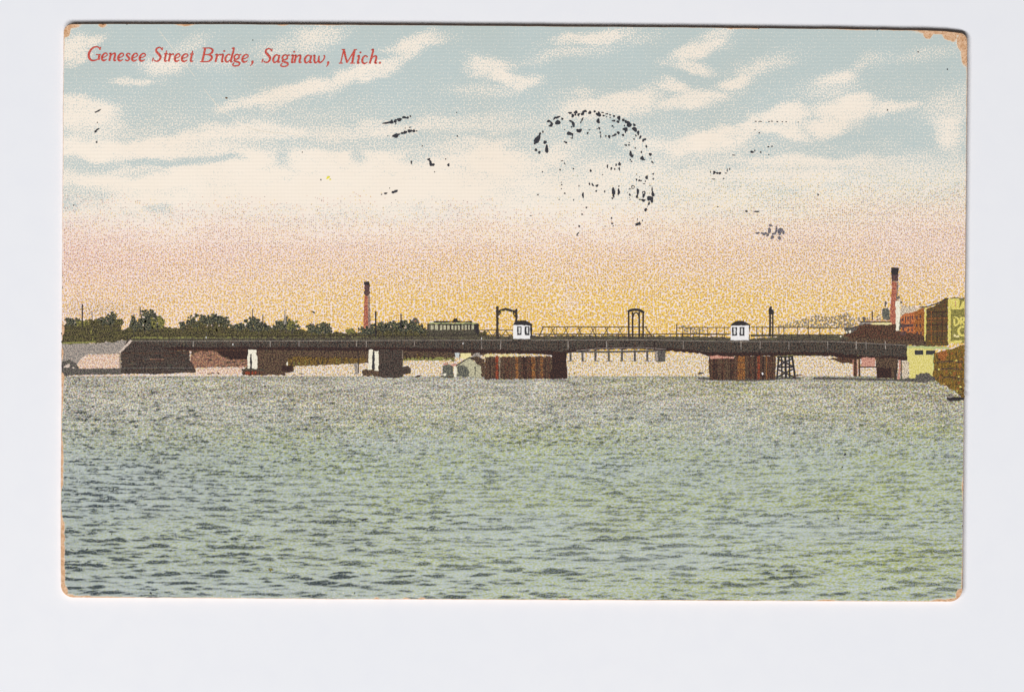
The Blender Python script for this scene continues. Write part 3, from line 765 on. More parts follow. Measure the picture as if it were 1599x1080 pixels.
# ------------------------------------------------------------------ printed bridge
br = empty('printed_bridge', card, 'dark low bridge print running across the whole card')
one('under_bank', 'brown', br, 1, [(298, 543), (640, 544), (760, 544), (760, 554), (714, 556), (700, 562), (630, 562.6), (600, 565), (560, 567.2), (500, 569.6), (455, 572), (380, 572), (300, 573)], .5)
one('olive_shore', 'olive_brown', br, 2, [(404, 560), (470, 557), (572, 559), (572, 566.6), (520, 569), (456, 571.6), (404, 572)], .8)
one('green_shore', 'grass', br, 2, [(630, 558.6), (700, 558), (712, 559), (700, 562.4), (630, 562.8)], .6)
one('mound', 'mound', br, 2, [(296, 566), (297, 556), (305, 549.6), (330, 547.6), (338, 550), (346, 556.6), (358, 560.6), (388, 561), (388, 572.4), (340, 573), (300, 575)], .6)
one('shade_arch', 'deep', br, 3, [(334, 545), (390, 545), (390, 560.6), (362, 560), (350, 557), (341, 551)], .5)
one('pink_shallows', 'pink_field', br, 2, [(300, 577), (330, 574.6), (378, 574), (378, 583.6), (340, 584), (286, 583)], .5)
one('girder', 'girder', br, 3, [(200, 529), (420, 529.4), (640, 528), (760, 527), (885, 527), (885, 556), (870, 556), (850, 552.6), (740, 551), (640, 548), (420, 546.4), (300, 546.4), (204, 546.6), (192, 546)], .4)
one('span', 'girder', br, 3, [(884.8, 527), (1000, 526.6), (1090, 526), (1107, 527.4), (1107, 556), (1092, 551.6), (1066, 549), (1038, 547), (1000, 544.6), (950, 545), (920, 546.4), (900, 548.6), (884.8, 552)], .4)
one('girder', 'girder', br, 3, [(1106.8, 527.4), (1140, 529), (1172, 530.6), (1240, 527), (1300, 526.4), (1322, 530), (1416.6, 536), (1416.6, 562.6), (1380, 561), (1344, 560.4), (1330, 561), (1296, 555.4), (1240, 555), (1160, 556), (1106.8, 556)], .4)
one('roadway_rail', 'rail', br, 4, [(204, 528.6), (640, 525.6), (760, 524.2), (850, 524.6), (1000, 524.8), (1060, 525), (1140, 527), (1172, 529), (1230, 524.6), (1300, 524), (1324, 527), (1324, 532), (1240, 530.4), (1140, 532), (1000, 530), (850, 530.4), (640, 531), (204, 532)], .5)
one('light_flange', 'grass', br, 4, [(1206, 554), (1260, 553.4), (1346, 554.6), (1346, 556), (1260, 555.2), (1206, 555.6)], .3)
one('lower_flange', 'deep', br, 4, [(206, 541.6), (420, 541.6), (640, 542.6), (740, 545.6), (850, 547), (884, 549), (884, 556), (870, 556), (850, 552.6), (740, 551), (640, 548), (420, 546.4), (206, 546.6)], .6)
one('lower_flange', 'deep', br, 4, [(885, 548), (900, 544.6), (930, 541.6), (1000, 540.4), (1040, 542.6), (1090, 546.6), (1107, 550), (1240, 550), (1300, 550.4), (1340, 555), (1416, 557), (1416, 562.6), (1380, 561), (1344, 560.4), (1330, 561), (1296, 555.4), (1240, 555), (1160, 556), (1107, 556), (1092, 551.6), (1066, 549), (1038, 547), (1000, 544.6), (950, 545), (920, 546.4), (900, 548.6), (885, 552)], .6)
random.seed(21)
for x in range(212, 1412, 15):
    Ink(5).line([(x, 532.5), (x + random.uniform(-.5, .5), 541 if x < 700 else 545)], random.uniform(.7, 1.4)).build('stiffener', M[random.choice(['rail', 'deep', 'grey_bank', 'brown'])], br)
for x in range(210, 1320, 9):
    if not (796 < x < 834 or 1136 < x < 1174):
        Ink(5).line([(x, 521.4 if x > 850 else 524), (x + .2, 529.6)], random.uniform(.6, 1.1)).build('rail_post', M[random.choice(['rail', 'steel', 'black'])], br)
bar('hand_rail', 'steel', br, 5, [(206, 525.4), (420, 525), (640, 523.6), (800, 522.6)], .8)
bar('hand_rail', 'steel', br, 5, [(832, 521.6), (1000, 521.4), (1138, 522.6)], .8)
bar('string_course', 'grey_bank', br, 6, [(206, 532.6), (420, 532.4), (640, 531.4), (800, 531)], .7)
bar('string_course', 'grey_bank', br, 6, [(830, 531), (1000, 530.6), (1140, 533), (1300, 533), (1414, 539)], .7)
bar('lower_flange', 'brown_red', br, 4, [(206, 546.6), (330, 547), (386, 547)], 1.4)
bar('lower_flange', 'grey_bank', br, 4, [(900, 547.4), (935, 543.6), (1000, 542.4), (1040, 545)], .9)
for (x, y) in ((363.8, 537.6), (322, 527), (723, 536), (752, 528.6)): Ink(5).blob(x, y, .8, 2.0, 0, 7).build('lamp_glint', M['pane'], br)
# abutment
one('abutment', 'pier', br, 4, [(188.6, 549.6), (205.6, 531.6), (232, 531.6), (262, 546), (262, 547), (296, 548), (296, 562), (304, 574), (306, 581), (250, 583.8), (190, 583.4)], .4)
one('abutment_coping', 'stone_pink', br, 5, [(184.6, 550), (203.4, 531), (206.6, 532.2), (188.4, 551)], .3)
one('abutment_edge', 'pile_grey', br, 5, [(186, 551), (188.8, 551), (189, 575), (186.8, 575)], .3)
bar('masonry_course', 'brown_red', br, 5, [(192, 551.4), (250, 551.6), (296, 551)], 1.2)
bar('masonry_course', 'mound', br, 5, [(234, 560.6), (256, 561)], 1.1)
bar('masonry_course', 'dark_bank', br, 5, [(190, 574.6), (250, 574), (300, 574.6)], 1.8)

random.seed(63)
for i in range(64):                          # reeds, stones and shade on the far shore under the deck
    x = random.choice([random.uniform(404, 572), random.uniform(404, 572), random.uniform(630, 704)])
    yb0 = np.interp(x, [404, 456, 520, 572, 630, 704], [571, 571, 568.6, 566, 562, 561])
    y1 = yb0 - random.uniform(0, 3); y0 = y1 - random.uniform(3, 11)
    Ink(3).line([(x, y0, 1), (x + random.uniform(-1, 1), y1, random.uniform(1, 2.6))], 1.6).build('reed_clump', M[random.choice(['deep', 'brown', 'olive_brown', 'pier', 'leaf_yellow', 'olive', 'brown_red'])], br)
for i in range(40):
    x = random.uniform(299, 386); y = random.uniform(np.interp(x, [299, 310, 335, 350, 386], [556, 550, 550, 559, 563]), 573)
    Ink(3).blob(x, y, random.uniform(1, 5), random.uniform(.5, 1.3), random.uniform(-10, 10), 8, .3).build('mound_patch', M[random.choice(['mound', 'brown', 'pink_wood', 'olive_brown', 'dark_bank', 'pier'])], br)
for i in range(34):
    x = random.uniform(192, 300); y = random.uniform(550, 581)
    Ink(5).line([(x, y), (x + random.uniform(4, 16), y + random.uniform(-.4, .4))], random.uniform(.6, 1.4)).build('masonry_course', M[random.choice(['brown_red', 'dark_bank', 'deep', 'brown'])], br)
# first pier
p = empty('printed_pier', card, 'pale slotted tower pier nearest the embankment')
one('pier_body', 'brown', p, 4, [(401, 547), (449, 546.6), (450, 572), (458, 572.4), (458.6, 580.4), (446, 582), (446, 585), (380, 586), (378, 582)], .5)
one('pier_shade', 'deep', p, 5, [(440, 570), (457, 572), (457, 579), (440, 580)], .6)
one('tower', 'stone', p, 5, [(387.6, 546), (400.6, 546), (400.4, 553), (402, 556), (401.6, 575.6), (386.6, 575.6), (387, 556)], .3)
one('slot', 'black', p, 6, [(390.6, 552.6), (393.2, 552.6), (393.6, 575), (390.4, 575)], .3)
one('ledge', 'deck', p, 6, [(377, 575.6), (412, 575.8), (411.6, 578.4), (377.4, 578.6)], .4)
one('footing', 'brown_red', p, 5, [(377.4, 578), (411, 578), (411, 584), (396, 585.6), (382, 583.6)], .5)
for x in (384.6, 388.6, 394, 398.6): Ink(6).poly([(x - 2, 584.4), (x - .6, 579.6), (x + 1.6, 579.6), (x + 1.4, 584.6)], .4).build('red_timber', M['pile_red'], p)
for x in (448.6, 459.6, 467): Ink(5).blob(x, 567.6, 1.4, 3, 0, 8).build('yellow_reed', M['stone'] if x < 450 else M['leaf_yellow'], br)
# second pier
p = empty('printed_pier', card, 'pale twin-post pier with a dark massive body')
one('pier_body', 'pier', p, 4, [(590, 546), (629, 546), (628.6, 572), (636, 571.6), (640.6, 574.6), (641, 583), (630, 584.6), (628, 589.6), (600, 590.6), (591, 588)], .5)
one('footing', 'brown', p, 4, [(565, 580), (572, 576.6), (592, 575.6), (592, 587.6), (575, 587), (566, 584.6)], .8)
one('tower', 'stone', p, 5, [(576, 546), (582.2, 545.8), (582, 577), (574.6, 577.4)], .4)
one('tower', 'stone', p, 5, [(584.6, 548), (591, 547.6), (591.4, 578), (585, 578)], .4)
one('slot', 'window', p, 5, [(581.6, 549), (585, 549), (585.2, 577), (581, 577)], .3)
bar('post', 'pile_grey', p, 5, [(628.6, 547), (628.8, 560)], 1.4)
one('printed_mooring_post', 'grey_bank', card, 3, [(553.4, 567), (559.4, 566.6), (560, 585), (553, 585)], .6)
bar('printed_mooring_post', 'steel', card, 4, [(559.8, 548), (560, 582)], 1.3)

# boathouse group
bh = empty('printed_boathouse', card, 'small pale gabled boathouse at the waterline')
one('wall', 'shed', bh, 5, [(713, 571), (733, 558.6), (752, 572), (752, 588), (713, 588)], .4)
one('shaded_wall', 'shed_dark', bh, 6, [(714, 571), (726, 570.4), (731, 577), (733, 588), (714, 588)], .8)
Ink(7).line([(711.6, 571.6), (722, 564.6), (733.4, 557.8), (740, 560)], 1.6).build('roof_edge', M['black'], bh)
one('roof', 'brown', bh, 6, [(733, 557.4), (744, 556), (757, 561), (759, 588.6), (751.4, 588), (751, 572.6)], .5)
Ink(7).blob(742, 574, 1.2, 1.6).build('window', M['window'], bh)
Ink(7).line([(742, 575), (742, 587)], 1.4).build('door', M['shed_dark'], bh)
bh2 = empty('printed_barge', card, 'dark moored barge beside the boathouse')
one('hull', 'shed_dark', bh2, 5, [(691, 571), (697, 569.6), (708, 570), (709, 589), (692, 589.4)], .5)
Ink(6).blob(694.6, 584.6, 2.4, 2.2).build('pale_patch', M['stone'], bh2)
one('light_post', 'stone', bh2, 6, [(708.6, 571), (712.6, 571), (712.6, 588), (709.4, 588)], .4)
Ink(6).blob(696, 568, 4, 1.6, 0).blob(709, 569.6, 4.4, 2, 0).build('red_deck_load', M['pink_wood'], bh2)
Ink(5).poly([(704, 558.6), (710, 557.8), (710, 564), (704.6, 564)], .4).build('green_box', M['leaf_yellow'], bh2)
bk = empty('printed_far_building', card, 'pale building glimpsed between deck and boathouse')
one('blue_wall', 'pale_blue', bk, 4, [(710, 551), (717.6, 551), (717, 558.6), (711, 558)], .4)
one('cream_wall', 'cream', bk, 4, [(719, 551), (735, 551.4), (735, 557), (727, 561), (720, 560)], .4)
one('grey_roof', 'grey_bank', bk, 4, [(737, 556), (740, 552), (748, 551), (751, 555), (750, 560), (738, 559)], .5)
for x0, x1 in ((757, 764), (766, 771), (781, 785), (787, 791), (793, 795.6), (798, 801), (808, 810.5), (812, 813.6)):
    one('bright_gap', 'cream', bk, 4, [(x0, 552.6), (x1, 552.8), (x1, 557.4), (x0, 557.6)], .4)

random.seed(55)
cl_ = empty('printed_shore_clutter', card, 'small dark driftwood and stones along the pier bases')
for i in range(46):
    x0, x1 = random.choice([(300, 380), (440, 470), (560, 592), (628, 660), (686, 760), (1085, 1110), (1240, 1262), (1395, 1425), (100, 190), (880, 900)])
    x = random.uniform(x0, x1)
    Ink(5).blob(x, random.uniform(582, 588.6), random.uniform(1, 4), random.uniform(.5, 1.2), random.uniform(-12, 12), 8, .3).build('driftwood', M[random.choice(['dark_bank', 'pier', 'brown', 'grey_bank'])], cl_)
# fender piers of close-set piles
def fender(x0, x1, ytop, ybot, seed, label, accents, slant=0):
    random.seed(seed)
    f = empty('printed_fender_pier', card, label)
    one('fender_body', 'brown_red', f, 4, [(x0, ytop + 1), (x1, ytop), (x1 + slant, ybot - 1.6), (x0, ybot)], .5)
    x = x0 + 1
    while x < x1 - 2:
        w = random.uniform(1.6, 2.9)
        m = random.choice(['brown_red', 'brown', 'deep', 'brown', 'brown_red', 'deep'])
        for ax, am, aw in accents:
            if abs(x - ax) < 2.6: m = am; w = aw
        top = ytop + random.uniform(-.8, 1.4)
        Ink(5).poly([(x, top), (x + w * .8, top + random.uniform(-.5, .5)), (x + w * .82, ybot - random.uniform(.3, 1.6)), (x + .2, ybot - random.uniform(.2, 1.4))], .35).build('pile', M[m], f)
        x += w
    for yy in (ytop + 10, ytop + 21):
        Ink(6).line([(x0 + 2, yy + .6), ((x0 + x1) / 2, yy), (x1 - 2, yy + .4)], 1.3).build('wale', M['brown'], f)
    return f
f = fender(757, 885, 556.4, 592, 31, 'dark red fender pier of close piles beside the boathouse', [(774.6, 'pile_red', 5), (779, 'pile_grey', 3), (767, 'brown', 3.2), (806, 'pile_orange', 1.4), (832, 'pile_orange', 1.4), (845, 'pile_orange', 2.0)], 0)
one('shaded_end', 'deep', f, 7, [(861, 549), (884, 554), (885, 590.4), (858, 591.6), (862, 572)], .6)
f = fender(1107, 1211, 555.6, 593, 32, 'red and orange timber fender pier under the right bridge house', [(1154, 'pile_orange', 2.4), (1159, 'pile_orange', 3.4), (1164, 'brown', 2), (1184, 'pile_red', 2), (1190, 'deep', 2), (1197, 'pile_orange', 1.8), (1200, 'brown_red', 4)], 0)
Ink(7).blob(1190.6, 583.2, 1.3, 1.9).build('white_spot', M['white'], f)
Ink(6).poly([(1108, 556), (1116, 554.6), (1146, 557), (1146, 559), (1109, 560)], .4).build('red_cap', M['pink_wood'], f)
d = empty('printed_timber_dolphin', card, 'open cross-braced timber dolphin beside the fender pier')
for pts, w in (([(1213, 592), (1216, 556)], 2.6), ([(1236.6, 555), (1241.6, 591)], 3.0), ([(1226, 556), (1227, 590)], 3.4), ([(1220, 557), (1221, 590)], 2.2), ([(1232, 556), (1233, 590)], 2.4)): bar('post', 'black', d, 5, pts, w)
for pts in ([(1213, 573), (1239, 573)], [(1214, 560), (1238, 572)], [(1238, 559), (1214, 572)], [(1213, 576), (1240, 589)], [(1239, 576), (1213, 589)], [(1213, 557.4), (1237, 557)]): bar('brace', 'black', d, 5, pts, 2.2)
bar('float', 'dark_bank', d, 4, [(1208, 591.6), (1226, 590.6), (1250, 590.6)], 2.4)
Ink(3).line([(1090, 590.4), (1106, 591.4), (1130, 593), (1180, 593.4), (1210, 592)], 3).build('printed_shadow_line', M['dark_bank'], card)

# ------------------------------------------------------------------ printed portals, bridge houses, railings
def portal1():
    g = empty('printed_portal', card, 'dark arched portal frame left of the white bridge house')
    one('post', 'steel', g, 5, [(774.2, 480), (776.4, 478), (778.6, 480), (778.8, 528), (774.6, 528)], .3)
    one('post', 'steel', g, 5, [(804, 484), (806, 482.4), (808, 484), (807.8, 506), (804.8, 506)], .3)
    Ink(6).line(smooth([(777, 487.6, 4.6), (783, 484.6, 3.6), (790, 483.4, 4.0), (797, 484.8, 3.8), (806, 487.6, 4.8)]), 4).build('arch_beam', M['steel'], g)
    Ink(7).blob(783, 485.6, 1.3, .7).blob(789, 484.8, .9, .6).blob(793.6, 486, .9, .6).blob(800, 487, .8, .6).build('lattice_gap', M['yellow'], g)
    Ink(6).blob(776.4, 480, 2.2, 2).blob(806, 484, 1.9, 1.8).blob(789.6, 481.6, 1.2, 1.4).build('finial', M['black'], g)
    Ink(6).line([(778, 493), (782, 488)], 1.6).line([(804.6, 495), (801, 489)], 1.6).build('bracket', M['steel'], g)
portal1()
g = empty('printed_portal', card, 'dark four-post portal frame at mid span')
for x, y0 in ((981.6, 486), (987.6, 487), (998, 487), (1004, 489)):
    bar('post', 'steel', g, 5, [(x, y0), (x + .1, 528)], 2.7)
Ink(6).line(smooth([(980, 487, 3), (984, 484.6, 4.2), (990, 483.6, 4.0), (997, 484, 4.0), (1002, 486, 4.0), (1006, 488.6, 3)]), 4).build('arch_beam', M['black'], g)
Ink(5).line(smooth([(988.4, 495, 2), (990, 490, 2), (993, 488, 2), (996, 490, 2), (997.6, 495, 2)]), 2).build('inner_arch', M['steel'], g)
g = empty('printed_portal', card, 'dark twin-post portal seen edge-on beside the right bridge house')
bar('post', 'steel', g, 5, [(1202.4, 481), (1202.2, 526)], 3.0)
bar('post', 'steel', g, 5, [(1206.6, 484), (1206.6, 526)], 2.4)
Ink(6).poly([(1200.6, 483), (1202, 479), (1204.4, 479), (1205, 483), (1208, 484), (1208, 491), (1200.6, 491)], .4).build('portal_head', M['black'], g)
for y in (496, 503, 510): Ink(6).line([(1202, y), (1207, y + 2)], 1.2).build('lacing_bar', M['steel'], g)

def house(x0, x1, xs, ytop, ybot, roof, wins, label):
    g = empty('printed_bridge_house', card, label)
    one('wall', 'white', g, 6, [(x0, ytop), (x1, ytop), (x1, ybot), (x0, ybot)], .25)
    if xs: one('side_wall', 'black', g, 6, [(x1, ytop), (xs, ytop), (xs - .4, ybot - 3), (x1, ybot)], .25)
    one('roof', 'black', g, 7, roof, .25)
    for wx0, wx1, wy0, wy1, px0, px1 in wins:
        one('window', 'window', g, 7, [(wx0, wy0), (wx1, wy0), (wx1, wy1), (wx0, wy1)], .25)
        Ink(8).poly([(px0, wy0 + 1.6), (px1, wy0 + 1.4), (px1, wy1 - 3.4), ((px0 + px1) / 2, wy1 - 2.2), (px0, wy1 - 3.4)], .2).build('pane', M['pane'], g)
    Ink(7).line([(x0, ybot + .6), (x1 + 1, ybot + .6)], 1.6).build('sill', M['faint'], g)
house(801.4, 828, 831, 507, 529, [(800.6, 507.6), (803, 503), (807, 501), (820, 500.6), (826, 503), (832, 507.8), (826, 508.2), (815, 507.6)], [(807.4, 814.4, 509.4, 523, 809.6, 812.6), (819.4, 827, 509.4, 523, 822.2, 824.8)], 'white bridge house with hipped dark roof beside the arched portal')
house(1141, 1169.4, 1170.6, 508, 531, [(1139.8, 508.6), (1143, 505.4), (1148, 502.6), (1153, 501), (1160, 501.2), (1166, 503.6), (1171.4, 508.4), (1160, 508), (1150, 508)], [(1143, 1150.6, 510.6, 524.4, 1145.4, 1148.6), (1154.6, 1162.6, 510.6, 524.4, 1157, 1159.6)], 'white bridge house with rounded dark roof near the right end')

r = empty('printed_railing', card, 'thin railing left of the right bridge house')
bar('rail', 'thin', r, 4, [(1057, 511.6), (1090, 511), (1140, 511.4)], 1.2)
bar('rail', 'thin', r, 4, [(1018, 522), (1080, 521), (1140, 521.6)], 1.4)
for x in (1056.6, 1066, 1078, 1092, 1105, 1119, 1131): bar('baluster', 'thin', r, 4, [(x, 506 if x < 1058 else 511), (x, 527)], 1.8 if x < 1058 else 1.1)
Ink(3).poly([(1057, 504.6), (1064, 506), (1076, 510), (1088, 514), (1098, 511), (1104, 515), (1096, 520), (1070, 519), (1064, 512)], .8).build('grey_smudge', M['smoke'], r)
r = empty('printed_railing', card, 'thin railing right of the right bridge house')
bar('rail', 'thin', r, 4, [(1172, 511), (1240, 511), (1310, 512)], 1.3)
bar('rail', 'rail', r, 4, [(1172, 524), (1240, 523.6), (1316, 524)], 3.2)
for x in (1181.6, 1190, 1216, 1224, 1245.4, 1262, 1280, 1296): bar('baluster', 'thin', r, 4, [(x, 509), (x, 524)], 1.4)
Ink(2).poly([(1214, 512), (1222, 506), (1232, 502), (1246, 499), (1256, 498), (1264, 496), (1272, 491), (1282, 490), (1296, 494), (1310, 491), (1324, 488), (1332, 496), (1330, 512), (1280, 513), (1240, 512)], 1.0).build('printed_distant_hill', M['smoke'], card, 'faint hazy hill behind the railing')

# ------------------------------------------------------------------ printed factory and warehouses at the right
fa = empty('printed_factory', card, 'dark factory with chimney at the right end of the bridge')
one('dark_roof', 'brown_red', fa, 4, [(1311, 529), (1318, 522), (1326, 515), (1338, 508), (1344, 506), (1400, 506), (1402, 516), (1446, 524), (1446, 541), (1416, 537), (1330, 532)], .6)
one('lower_wall', 'brown', fa, 4, [(1316, 526), (1446, 532), (1446, 541), (1416, 538), (1316, 532)], .6)
one('roof_light', 'cream', fa, 5, [(1358, 504.8), (1368, 503.6), (1392, 503.4), (1392, 506.6), (1370, 507)], .4)
bar('roof_ridge', 'black', fa, 5, [(1343, 502.4), (1365, 502.6), (1390, 502.4)], 1.5)
bar('roof_edge', 'pink_wood', fa, 5, [(1352, 500.8), (1375, 500.4), (1391, 500.2)], 1.0)
one('grey_gable', 'grey_bank', fa, 3, [(1340, 507), (1344, 503), (1366, 503.6), (1358, 507.6)], .5)
one('water_tank', 'shed_dark', fa, 4, [(1377.6, 484), (1380, 481), (1386, 480.6), (1389, 484), (1389, 499), (1378.6, 499)], .5)
Ink(4).blob(1382.6, 474.4, 1.7, 4.2).build('tank_vent', M['dark_bank'], fa)
bar('stack', 'black', fa, 4, [(1361.8, 486), (1361.8, 499.6)], 1.8)
Ink(4).blob(1349, 498, 3, 3.4).build('roof_vent', M['dark_bank'], fa)
for x, y0 in ((1318, 492), (1327, 494), (1331.6, 491)): bar('mast', 'faint', fa, 4, [(x, y0), (x, 511)], 2.4)
Ink(5).blob(1327, 517.6, 2.2, 2.2).blob(1316, 519, 1.4, 1.8).blob(1322, 518.6, 1, 2).blob(1312.6, 525, 1.2, 1.6).build('white_patch', M['stone'], fa)
Ink(4).poly([(1318, 514), (1322, 509), (1330, 512), (1338, 509), (1342, 510), (1334, 518), (1320, 520)], .8).build('dark_clutter', M['dark_bank'], fa)
one('white_stack', 'stone', fa, 6, [(1398, 470.4), (1405, 470.4), (1405.6, 500), (1403.6, 516), (1398.6, 516.4)], .35)
one('stack_shadow', 'dark_bank', fa, 6, [(1404.6, 498), (1406.4, 499), (1406, 515), (1403.8, 516)], .3)
Ink(5).blob(1402.6, 464.8, 2.6, 2.2).blob(1407, 472, 2, 1.6).build('stack_cap', M['dark_bank'], fa)
ob = empty('printed_brick_building', card, 'orange brick building between chimney and dark warehouse')
one('wall', 'orange', ob, 4, [(1405.6, 494), (1412, 490), (1428, 486.6), (1432, 486), (1432, 524), (1405.6, 524)], .5)
one('wall', 'orange_brown', ob, 4, [(1427.4, 487), (1436, 483), (1443.6, 480.6), (1443.6, 531), (1428, 529)], .5)
one('roof_slope', 'speckle', ob, 3, [(1405.6, 476), (1412, 478), (1424, 481), (1436, 480), (1444, 478), (1428, 488), (1412, 492), (1405.6, 496)], .9)
one('dark_band', 'brick_dark', ob, 5, [(1405.6, 505.6), (1426, 505.4), (1426, 511), (1405.6, 511)], .5)
one('dark_band', 'brick_dark', ob, 5, [(1405.6, 517), (1414, 517), (1414, 523.6), (1405.6, 523.6)], .5)
for x in (1414, 1421): bar('pilaster', 'brick_dark', ob, 5, [(x, 493), (x, 505)], 1.6)
random.seed(71)
for x, y in ((1409, 499), (1417.5, 497), (1424.6, 496), (1410, 514), (1418, 515), (1424, 515), (1431, 496), (1437, 494), (1431, 508), (1437, 508), (1432, 520), (1438, 520)):
    Ink(6).poly([(x - 1.3, y - 2.4), (x + 1.3, y - 2.6), (x + 1.3, y + 2.4), (x - 1.3, y + 2.4)], .25).build('window', M['brick_dark'], ob)
for x0, y0, w, h_ in ((1322, 500, 7, 9), (1333, 497, 5, 10), (1300, 505, 12, 7), (1286, 506, 9, 6), (1340, 496, 4, 8), (1352, 494, 6, 6), (1368, 492, 7, 8), (1413, 478, 7, 8), (1424, 477, 6, 6), (1434, 474, 5, 6)):
    Ink(2).poly([(x0, y0 + h_), (x0, y0), (x0 + w * .5, y0 - random.uniform(.5, 2.4)), (x0 + w, y0), (x0 + w, y0 + h_)], .5).build('printed_far_roof', M['smoke'], card)
wa = empty('printed_warehouse', card, 'dark brown warehouse with yellow corner boards')
one('wall', 'ware', wa, 4, [(1446, 484), (1452, 480), (1460, 476.6), (1468, 472), (1475, 466.6), (1480, 466), (1480, 540), (1446, 540)], .4)
Ink(5).line([(1438, 480), (1447, 479), (1460, 475), (1470, 470.6), (1475.4, 466.4), (1481, 466)], 1.6).build('eave', M['black'], wa)
Ink(6).poly([(1447, 476.4), (1450, 474.4), (1454, 473), (1453, 475.6), (1448, 477.6)], .3).build('eave_light', M['white'], wa)
random.seed(72)
for y in range(482, 538, 5):
    xa = float(np.interp(y, [466, 484, 540], [1478, 1447, 1447]))
    Ink(5).line([(max(xa, 1447), y + .4), (1463, y), (1479.5, y - .4)], random.uniform(.7, 1.3)).build('wall_board', M[random.choice(['brown', 'deep', 'orange_brown', 'timber', 'olive_brown'])], wa)
for x in (1454, 1463, 1471): Ink(6).line([(x, 486), (x, 536)], 1.0).build('wall_stud', M[random.choice(['deep', 'orange_brown'])], wa)
one('corner_board', 'yellow', wa, 6, [(1443.8, 480), (1446.2, 480), (1446, 519), (1444.8, 533), (1443, 531), (1443.4, 505)], .35)
one('corner_board', 'yellow', wa, 6, [(1480, 466.4), (1484.4, 466.4), (1484.2, 533), (1482.4, 539), (1480, 534)], .3)
sg = empty('printed_sign', card, 'green and yellow painted sign at the card edge')
one('sign_board', 'sign_green', sg, 4, [(1484.4, 466.6), (1506, 466), (1505.4, 536), (1484.4, 536)], .3)
Ink(5).poly([(1484.8, 466.8), (1492, 465.6), (1497.4, 466.6), (1498.4, 472), (1497.6, 482.6), (1484.8, 483)], .35).build('sign_letter', M['yellow'], sg)
Ink(5).poly([(1496.6, 483), (1502.2, 471), (1505.8, 470), (1505.8, 480.4), (1502, 481), (1501, 482.8)], .3).build('sign_letter', M['yellow'], sg)
Ink(6).line([(1491.6, 469), (1491.8, 479)], 1.0).build('letter_counter', M['pink_wood'], sg)
def ring_letter(pts, w): return Ink(5).line(smooth(pts, 4), w)
ring_letter([(1490.2, 496, 3), (1490.2, 507, 3), (1493.6, 507, 2.8), (1497, 503.6, 3), (1496.6, 498.6, 3), (1493.6, 496, 2.8), (1489, 496, 2.8)], 3).build('sign_letter', M['yellow'], sg)
Ink(5).line([(1500, 495.4), (1499.8, 507)], 2.8).line(smooth([(1499.6, 496, 2.6), (1504.6, 496.4, 2.6), (1505, 500, 2.6), (1501, 501.6, 2.4)]), 2.6).line([(1502, 502), (1505.6, 507)], 2.6).build('sign_letter', M['yellow'], sg)
ring_letter([(1505.6, 510.4, 3), (1500, 510.6, 3.2), (1496.6, 515, 3.6), (1497.2, 520, 3.6), (1501, 523.6, 3.2), (1505.6, 523, 3)], 3).build('sign_letter', M['yellow'], sg)
Ink(5).blob(1490.6, 523.6, 2.2, 2).blob(1495, 525, 3, 1.6).build('sign_mark', M['cream'], sg)
one('sign_rail', 'yellow', sg, 5, [(1484.6, 532.4), (1502, 531), (1502, 534.6), (1484.6, 535.6)], .4)
bar('sign_cap', 'dark_bank', sg, 6, [(1484, 466), (1492, 465), (1500, 466.4), (1506, 465.6)], 1.2)

yb_ = empty('printed_yellow_building', card, 'yellow waterside building with two dark windows')
one('wall', 'yellow_wall', yb_, 5, [(1416.2, 543), (1458, 543), (1458.6, 588), (1440, 591), (1419.4, 590.6), (1419.4, 566), (1416.4, 564)], .35)
one('cornice', 'pale_green', yb_, 6, [(1416, 539.8), (1450, 540), (1482, 542.6), (1482, 545.6), (1456, 544.4), (1416, 543.4)], .35)
one('window', 'window', yb_, 6, [(1428.2, 547), (1441.6, 547), (1441.6, 553.8), (1428.2, 553.8)], .25)
one('window', 'window', yb_, 6, [(1446, 547), (1460, 547), (1460, 551), (1456, 553.8), (1446, 553.8)], .25)
one('corner_shadow', 'pale_green', yb_, 6, [(1456.4, 553), (1459.6, 552), (1459.6, 586), (1457, 586)], .3)
one('shore_debris', 'dark_bank', yb_, 7, [(1408, 591), (1428, 590), (1430, 584.6), (1440, 583.6), (1446, 580.6), (1450, 584), (1458, 588), (1460, 594), (1430, 595.6), (1404, 594)], .7)
ti = empty('printed_timber_wharf', card, 'brown timber wharf and hull at the right edge of the card')
one('stack', 'timber', ti, 6, [(1456, 591), (1459, 550), (1466, 549), (1478, 546), (1488, 543.6), (1496, 541), (1505.6, 538), (1505.2, 627), (1498, 618), (1490, 610), (1478, 603), (1466, 598)], .6)
one('wharf_top', 'orange_brown', ti, 7, [(1463, 551), (1478, 547), (1480, 553), (1474, 563), (1464, 562)], .7)
for pts in ([(1461, 566), (1480, 563.6), (1504, 565)], [(1460, 577), (1484, 575), (1504, 577)], [(1464, 590), (1484, 588), (1504, 592)]): bar('wale', 'brown', ti, 7, pts, 2.4)
for x, y0, y1 in ((1463, 553, 594), (1471, 566, 598), (1482, 548, 604), (1493, 545, 612), (1501, 550, 620)): bar('timber', 'olive_brown', ti, 7, [(x, y0), (x + .4, y1)], 2.6)
for x, y, rr in ((1499, 570, 3), (1490, 583, 2.4), (1497, 597, 2.6), (1468, 588, 2), (1478, 580, 2), (1501, 560, 2)): Ink(8).blob(x, y, rr, rr * 1.2).build('orange_patch', M['pile_orange'], ti)
random.seed(83)
